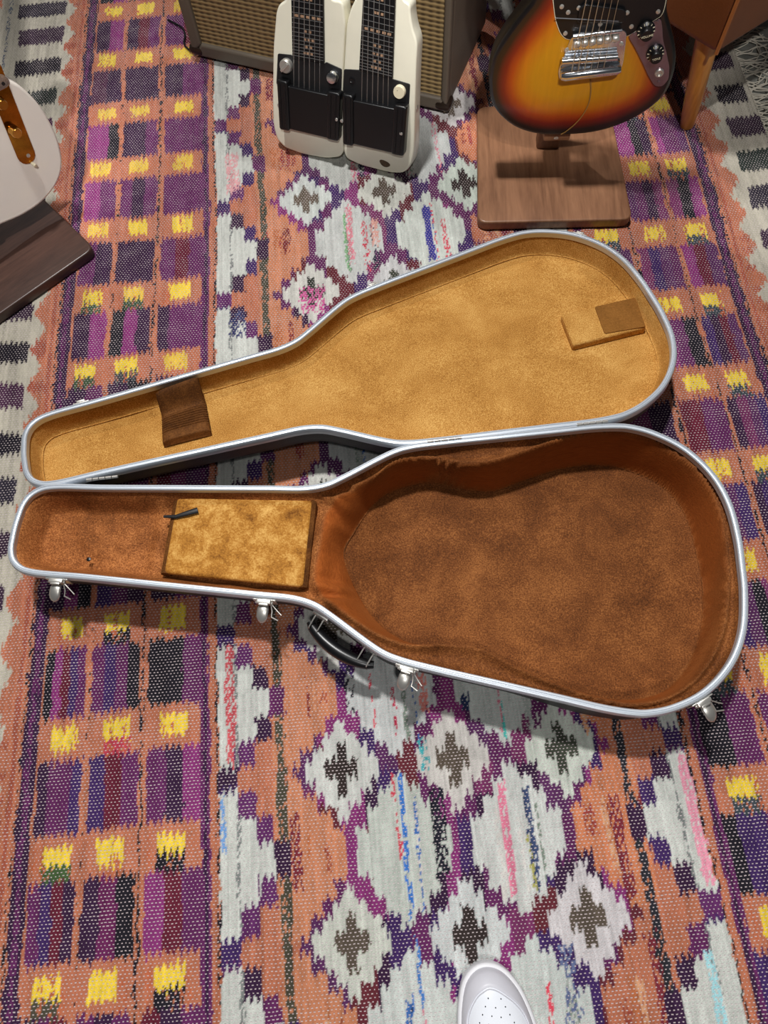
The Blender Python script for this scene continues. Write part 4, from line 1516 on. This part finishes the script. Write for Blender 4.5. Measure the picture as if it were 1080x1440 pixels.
# tailpiece: plate, saddles, bars
tpl = rounded(G([(803, 50), (812, 45), (872, 38), (881, 43), (880, 55), (876, 86), (872, 98), (794, 113), (786, 109), (785, 98), (795, 70)]), .005, 4)
tp_ = slab('bridge_plate', tpl, .0004, .0046, M_CHROME, gt, r=.001)
tag(tp_, 'worn chrome vibrato bridge plate')
gp = lambda x, y, o_: (*G([(x, y)], o_)[0], o_)
MB().tube([gp(806, 52, .010), gp(840, 46.5, .0115), gp(874, 43, .010)], .0040, 10).build('plate_lip', M_CHROME, tp_)
a, bq = np.array(gp(806, 62, .011)), np.array(gp(871, 53, .011))
for k in range(6):
    p, q_ = a + (bq - a) * (k / 6 + .012), a + (bq - a) * ((k + 1) / 6 - .012)
    MB().tube([tuple(p), tuple(p * .7 + q_ * .3), tuple(p * .3 + q_ * .7), tuple(q_)], [.0048, .0062, .0062, .0048], 12).build('saddle', M_NICKEL, tp_)
MB().tube([gp(790, 86, .012), gp(868, 80, .012)], .0066, 14).build('vibrato_bar', M_CHROME, tp_)
MB().tube([gp(789, 107.5, .014), gp(795, 107, .014), gp(867, 98, .014), gp(873, 97, .014)], [.006, .0085, .0085, .006], 16).build('tail_bar', M_CHROME, tp_)
for (x, y) in ((797, 70), (874, 62)):
    c = G([(x, y)], .005)[0]
    MB().lathe([(.0036, 0), (.0036, .0012), (.002, .002)], 12, (c[0], c[1], .0046)).build('screw', M_NICKEL, gt)
for (x, y) in ((790, 9.5), (814, 11.5), (799, 17.5), (795, 47), (844, 34), (882, 18), (888, 37.5), (925.5, 16.5)):
    c = G([(x, y)], .003)[0]
    MB().lathe([(.0036, 0), (.0036, .0008), (.002, .0015)], 12, (c[0], c[1], .0026)).build('screw', M_NICKEL, gt)
for (x, y) in ((890, 48), (924, 30), (926, 115)):
    c = G([(x, y)], .004)[0]
    MB().lathe([(.0028, 0), (.0028, .0006), (.0014, .001)], 12, (c[0], c[1], .0042)).build('screw', M_PLATE, gt)
pk = rounded(G([(812, 32), (815, 12), (824, 6), (879, 13), (881, 18), (878, 32)], .008), .003, 3)
slab('pickup_cover', pk, .0024, .009, M_BLACKPL, gt, r=.0015)
MB().tube([(*loc2(-.05, .045), .0095), (*loc2(.052, .040), .0095)], .0008, 6).build('pickup_highlight', plain('grey_highlight_edge', (90, 92, 96), .3), gt)  # highlight along the pickup cover, built as a thin grey rod
# neck, headstock, strings
nk0, nk1 = .185, .62
nko = [loc2(-.024, nk0 - .05), loc2(.030, nk0 - .05), loc2(.024, nk1), loc2(-.018, nk1)]
slab('neck', rounded(nko, .003), -.012, .012, wood('maple_neck', (170, 120, 62), (206, 158, 96), (40, 3, 10), .35, .4), gt, r=.005)
slab('fretboard', rounded(nko, .002), .0125, .0175, wood('rosewood', (48, 28, 18), (78, 48, 32), (40, 3, 10), .5, 0), gt, r=.001)
hdo = catmull([loc2(-.018, nk1), loc2(-.03, nk1 + .03), loc2(-.034, nk1 + .12), loc2(-.018, nk1 + .17), loc2(.02, nk1 + .175), loc2(.034, nk1 + .13), loc2(.036, nk1 + .04), loc2(.024, nk1)], 60)
slab('headstock', hdo, -.004, .010, M_LEGWOOD, gt, r=.002)
for k in range(6):
    xb = 804 + k * 9.0
    a = np.array(gp(xb, 100 - k * 1.0, .020))
    bq = np.array(gp(xb + 8 + k * .2, 58 - k * 1.2, .019))
    dd = bq[:2] - a[:2]
    dd /= np.linalg.norm(dd)
    top_ = cen + px_ * (-.015 + k * .0068) + ax_ * nk1
    MB().tube([tuple(a), tuple(bq), (top_[0], top_[1], .0195)], .0007 if k < 3 else .00042, 5).build('string', M_STRING, gt)
lp = [gp(x, y, .0012) for x, y in ((830, 112), (831, 125), (828, 145), (820, 161), (809, 174), (797, 184), (789, 189))]
MB().tube([tuple(p) for p in catmull(np.array(lp), 30, False)], .0011, 6).build('tan_arc', plain('dull_tan', (150, 112, 56), .6), gt)  # thin dull tan arc laid along the lower body face
MB().lathe([(.006, 0), (.004, .006), (.007, .012), (.007, .015)], 12, (*loc2(0, (gl[10] - cen) @ ax_ - .003), -.02), Matrix.Rotation(math.pi / 2, 4, 'X')).build('strap_button', M_NICKEL, gt)

# dark stand and white guitar at the left
k0 = np.array(at(0, 441, .021)[:2])
k1 = np.array(at(129, 351, .021)[:2])
k2 = np.array(at(64, 290, .021)[:2])
ex = (k1 - k0) / np.linalg.norm(k1 - k0)
ey = np.array([-ex[1], ex[0]])
bw = .31
c1 = k1 + ex * .006
corners = [c1 - ex * bw, c1, c1 + ey * bw, c1 - ex * bw + ey * bw]
stand('dark walnut guitar stand with a square board base, under the white guitar', M_BOARDDK, corners, tuple(c1 - ex * bw / 2 + ey * .22), math.atan2(ex[1], ex[0]), .95, .085, .10)
YW = math.degrees(math.atan2(ex[1], ex[0]))
pw = c1 - ex * .16 + ey * .10
FW = Frame((pw[0], pw[1], .10), YW, 6)
wg = empty('electric_guitar', FW.M, 'white electric guitar with an amber control plate, on the dark stand at the left edge', 'guitar')
Wl = FW.locs
wo = [np.array(p) for p in Wl([(0, 103), (30, 122), (55, 147), (74, 178), (85, 208), (88, 232), (81, 257), (61, 283), (32, 303), (0, 317)])]
pa, pb_ = np.array(Wl([(-4, 118)])[0]), np.array(Wl([(44, 232)])[0])
wx = (pa - pb_) / np.linalg.norm(pa - pb_)               # up along the body
wp = np.array([wx[1], -wx[0]])
cw = np.array(Wl([(20, 200)])[0])
W2 = lambda a, t_: tuple(cw + wp * a + wx * t_)
wl_ = [((p - cw) @ wp, (p - cw) @ wx) for p in wo]
mir = [W2(-.17 - a, t_) for a, t_ in wl_[-2::-1]]        # the bass side mirrors the treble side
rest = [W2(-.198, .15), W2(-.222, .20), W2(-.218, .25), W2(-.17, .275), W2(-.118, .268), W2(-.056, .262), W2(-.054, .205), W2(-.036, .192), W2(-.008, .222), W2(.024, .240),
        W2(.046, .218), W2(.044, .18), W2(.028, .145)]
wbody = [tuple(p) for p in wo] + mir + rest
wout = ccw(catmull(wbody, 180))
slab('body', wout, -.044, 0, M_WHITEBODY, wg, r=.0045, ang=60)
cpo = []
ends = (np.array(Wl([(-14, 92)])[0]), np.array(Wl([(38, 222)])[0]))
ld = ends[0] - ends[1]
Lc = np.linalg.norm(ld) + .02
ld /= np.linalg.norm(ld)
pc = (ends[0] + ends[1]) / 2
pn = np.array([ld[1], -ld[0]])
hw = .0165
for a in np.linspace(-90, 90, 9):
    cpo.append(pc + ld * (Lc / 2 - hw) + ld * hw * math.cos(math.radians(a)) + pn * hw * math.sin(math.radians(a)))
for a in np.linspace(90, 270, 9):
    cpo.append(pc - ld * (Lc / 2 - hw) + ld * hw * math.cos(math.radians(a)) + pn * hw * math.sin(math.radians(a)))
slab('control_plate', cpo, .0002, .0020, M_COPPERPL, wg, r=.0006)
for (x, y) in ((22, 186), (2, 146)):
    c = Wl([(x, y)], .012)[0]
    kb = MB().lathe([(.0095, 0), (.0095, .002), (.0088, .003), (.0088, .015), (.0076, .017)], 22, (c[0], c[1], .002)).build('knob', plain('brass_knob', (206, 150, 70), .2, 1.0), wg)
c = Wl([(47, 231)], .004)[0]
MB().tube([(c[0] - .002, c[1] + .005, .0045), (c[0], c[1], .006), (c[0] + .0015, c[1] - .005, .0045)], [.0022, .0034, .0024], 10).build('plate_glint', M_IVORY, wg)  # ivory capsule standing in for a glint at the plate's end
c = Wl([(40, 219)], .003)[0]
MB().lathe([(.0035, 0), (.0035, .0012), (.002, .002)], 12, (c[0], c[1], .002)).build('screw', M_NICKEL, wg)
bpl = rounded(Wl([(-40, 96), (4, 104), (13, 112), (11, 121), (-2, 128), (-40, 120)]), .004)
slab('bridge_plate', bpl, .0002, .0022, M_CHROME, wg, r=.0005)
c = Wl([(5, 118)], .003)[0]
MB().lathe([(.003, 0), (.003, .0008), (.0015, .0012)], 12, (c[0], c[1], .0022)).build('screw', M_BLACKPL, wg)
nko = [W2(-.125, .10), W2(-.07, .10), W2(-.078, .62), W2(-.118, .62)]
slab('neck', rounded(nko, .003), -.012, .012, M_LEGWOOD, wg, r=.004)
hdo = [W2(-.118, .62), W2(-.13, .66), W2(-.135, .76), W2(-.11, .80), W2(-.075, .79), W2(-.066, .70), W2(-.078, .62)]
slab('headstock', catmull(hdo, 50), -.004, .010, M_LEGWOOD, wg, r=.002)

# ------------------------------------------------------------------ leather chair at the upper right
zc_ = .20
Cn = np.array(at(1006, 79, zc_))
Lf_ = np.array(at(946, 42, zc_))
Rt_ = np.array(at(1080, 33, zc_))
dL = (Lf_ - Cn)[:2]
dL /= np.linalg.norm(dL)
dR = (Rt_ - Cn)[:2]
dR /= np.linalg.norm(dR)
chair = empty('armchair', Matrix.Translation((Cn[0], Cn[1], 0)), 'tan leather armchair with a tapered honey oak leg, upper right', 'armchair')
wL, wR = .70, .66
poly = [(0, 0), tuple(dL * wL), tuple(dL * wL + dR * wR), tuple(dR * wR)]
poly = rounded(poly, .016, 5)
slab('seat_base', poly, zc_, zc_ + .26, M_LEATHER, chair, r=.012, rb=.014)
inner = ccw(poly) - normals2(ccw(poly)) * .02
slab('seat_cushion', rounded([tuple(dL * .09 + dR * .02), tuple(dL * (wL - .09) + dR * .02), tuple(dL * (wL - .09) + dR * (wR - .1)), tuple(dL * .09 + dR * (wR - .1))], .04, 6), zc_ + .255, zc_ + .36, M_LEATHER, chair, r=.03)
bkp = rounded([tuple(dR * (wR - .12)), tuple(dR * wR), tuple(dR * wR + dL * wL), tuple(dR * (wR - .12) + dL * wL)], .03, 5)
slab('backrest', bkp, zc_ + .25, zc_ + .62, M_LEATHER, chair, r=.03)
for q0 in (0.0, wL - .09):
    arm = rounded([tuple(dL * q0), tuple(dL * (q0 + .09)), tuple(dL * (q0 + .09) + dR * (wR - .1)), tuple(dL * q0 + dR * (wR - .1))], .03, 5)
    slab('armrest', arm, zc_ + .25, zc_ + .42, M_LEATHER, chair, r=.025)
MB().tube([(0, 0, zc_ + .004), (.0, 0, zc_ + .13), (0, 0, zc_ + .25)], .0035, 8).build('piping', M_SEAM, chair)
lb = np.array(at(966, 176, .0))
lt_ = np.array(at(999, 40, zc_ + .012))
for k in range(4):
    off = [np.zeros(2), dL * (wL - .1), dR * (wR - .1), dL * (wL - .1) + dR * (wR - .1)][k]
    b0 = lb - Cn
    t0 = lt_ - Cn
    pth, rd = [], []
    for i in range(8):
        a = i / 7
        p = b0 * (1 - a) + t0 * a
        pth.append((p[0] + off[0], p[1] + off[1], max(.0008, (zc_ + .012) * a)))
        rd.append(.0150 + .0075 * a if i else .0138)
    MB().tube(pth, rd, 20).build('leg', M_LEGWOOD, chair)

# ------------------------------------------------------------------ the sneaker at the lower edge
tip = np.array(at(683, 1352, .018))
hl = math.radians(-1.5)
MS = Matrix.Translation((tip[0], tip[1], 0)) @ Matrix.Rotation(hl, 4, 'Z')
shoe = empty('sneaker', MS, 'toe of a white leather sneaker with a perforated toe box, at the bottom edge', 'shoe')
SH = [(0, 0), (.020, -.006), (.039, -.026), (.052, -.055), (.060, -.090), (.060, -.125), (.052, -.17), (.046, -.22), (.040, -.265), (.024, -.292), (.002, -.299),
      (-.020, -.293), (-.034, -.268), (-.038, -.22), (-.042, -.17), (-.046, -.125), (-.0455, -.085), (-.041, -.045), (-.032, -.018), (-.017, -.004)]
so = ccw(catmull(SH, 120))
slab('sole', so, .0005, .026, M_RUBBER, shoe, r=.004)
up0 = so - normals2(so) * .0042
vv, ff, _ = fill(up0, .0038)
d = sdf(vv, up0)
yy = vv[:, 1]
ridge = .056 + .052 * sstep(-.10, -.20, yy) if False else .054 + .052 * sstep(.10, .20, -yy)
dom = np.sqrt(np.clip(1 - (1 - np.clip(d / (.036 + .004 * sstep(.1, .2, -yy)), 0, 1)) ** 2, 0, 1))
zt = .022 + (ridge - .022) * dom
# ankle opening
op = np.exp(-((vv[:, 0] / .024) ** 4)) * sstep(.185, .205, -yy) * (1 - sstep(.262, .278, -yy))
zt = zt - op * .07
upo = mesh_obj('upper', np.column_stack([vv, zt]), ff, M_SHOE, shoe)


def shoe_z(x, y):
    dd = float(sdf(np.array([[x, y]]), up0)[0])
    return .022 + (.054 - .022) * math.sqrt(max(0, 1 - (1 - min(max(dd / .036, 0), 1)) ** 2))


# mudguard panel round the toe, lofted between the sole line and the toe-box seam
def thr(y):
    return .0195 - .0125 * float(sstep(.005, .060, -y))


un = normals2(up0)
sel = [k for k in range(len(up0)) if up0[k, 1] > -.135]
st0 = next(k for k in range(len(sel)) if sel[k] - sel[k - 1] != 1 and k > 0) if any(sel[k] - sel[k - 1] != 1 for k in range(1, len(sel))) else 0
sel = sel[st0:] + sel[:st0]
vv2, ff2 = [], []
NJ = 9
for k in sel:
    p, n_ = up0[k], un[k]
    for j_ in range(NJ):
        a = j_ / (NJ - 1)
        q_ = p - n_ * thr(p[1]) * a
        lift = .0018 if 0 < j_ < NJ - 1 else (.0004 if j_ == 0 else -.0004)
        vv2.append((q_[0], q_[1], shoe_z(q_[0], q_[1]) + lift))
for i_ in range(len(sel) - 1):
    for j_ in range(NJ - 1):
        ff2.append((i_ * NJ + j_, (i_ + 1) * NJ + j_, (i_ + 1) * NJ + j_ + 1, i_ * NJ + j_ + 1))
mesh_obj('mudguard', vv2, ff2, M_SHOEG, shoe)
for off in (.0012,):
    path_ = []
    for k in sel:
        q_ = up0[k] - un[k] * (thr(up0[k, 1]) + off)
        path_.append((q_[0], q_[1], shoe_z(q_[0], q_[1]) + .0005))
    MB().tube(path_, .0007, 5).build('stitch_line', M_SHOEG, shoe)
mb = MB()
for iy in range(7):
    y = -.036 - iy * .0095
    hwx = min(.026, .008 + .0045 * iy)
    nn = 2 + iy if iy < 4 else 5
    for k in range(nn):
        x = (k / max(nn - 1, 1) * 2 - 1) * hwx + .004
        mb.lathe([(.00085, 0), (.0007, .0004)], 8, (x, y + .0018 * abs(k - nn / 2), shoe_z(x, y) + .0002))
pf = mb.build('perforations', M_DARK, shoe)
tag(pf, 'small dark punched holes', kind='stuff')
for k in range(5):
    y = -.118 - .015 * k
    z_ = float(.054 + .052 * sstep(.10, .20, -y))
    MB().tube([(-.020, y, z_ - .004), (-.01, y + .002, z_ + .003), (.01, y - .002, z_ + .003), (.020, y, z_ - .004)], .0028, 8, flat=.6).build('lace', M_RUBBER, shoe)
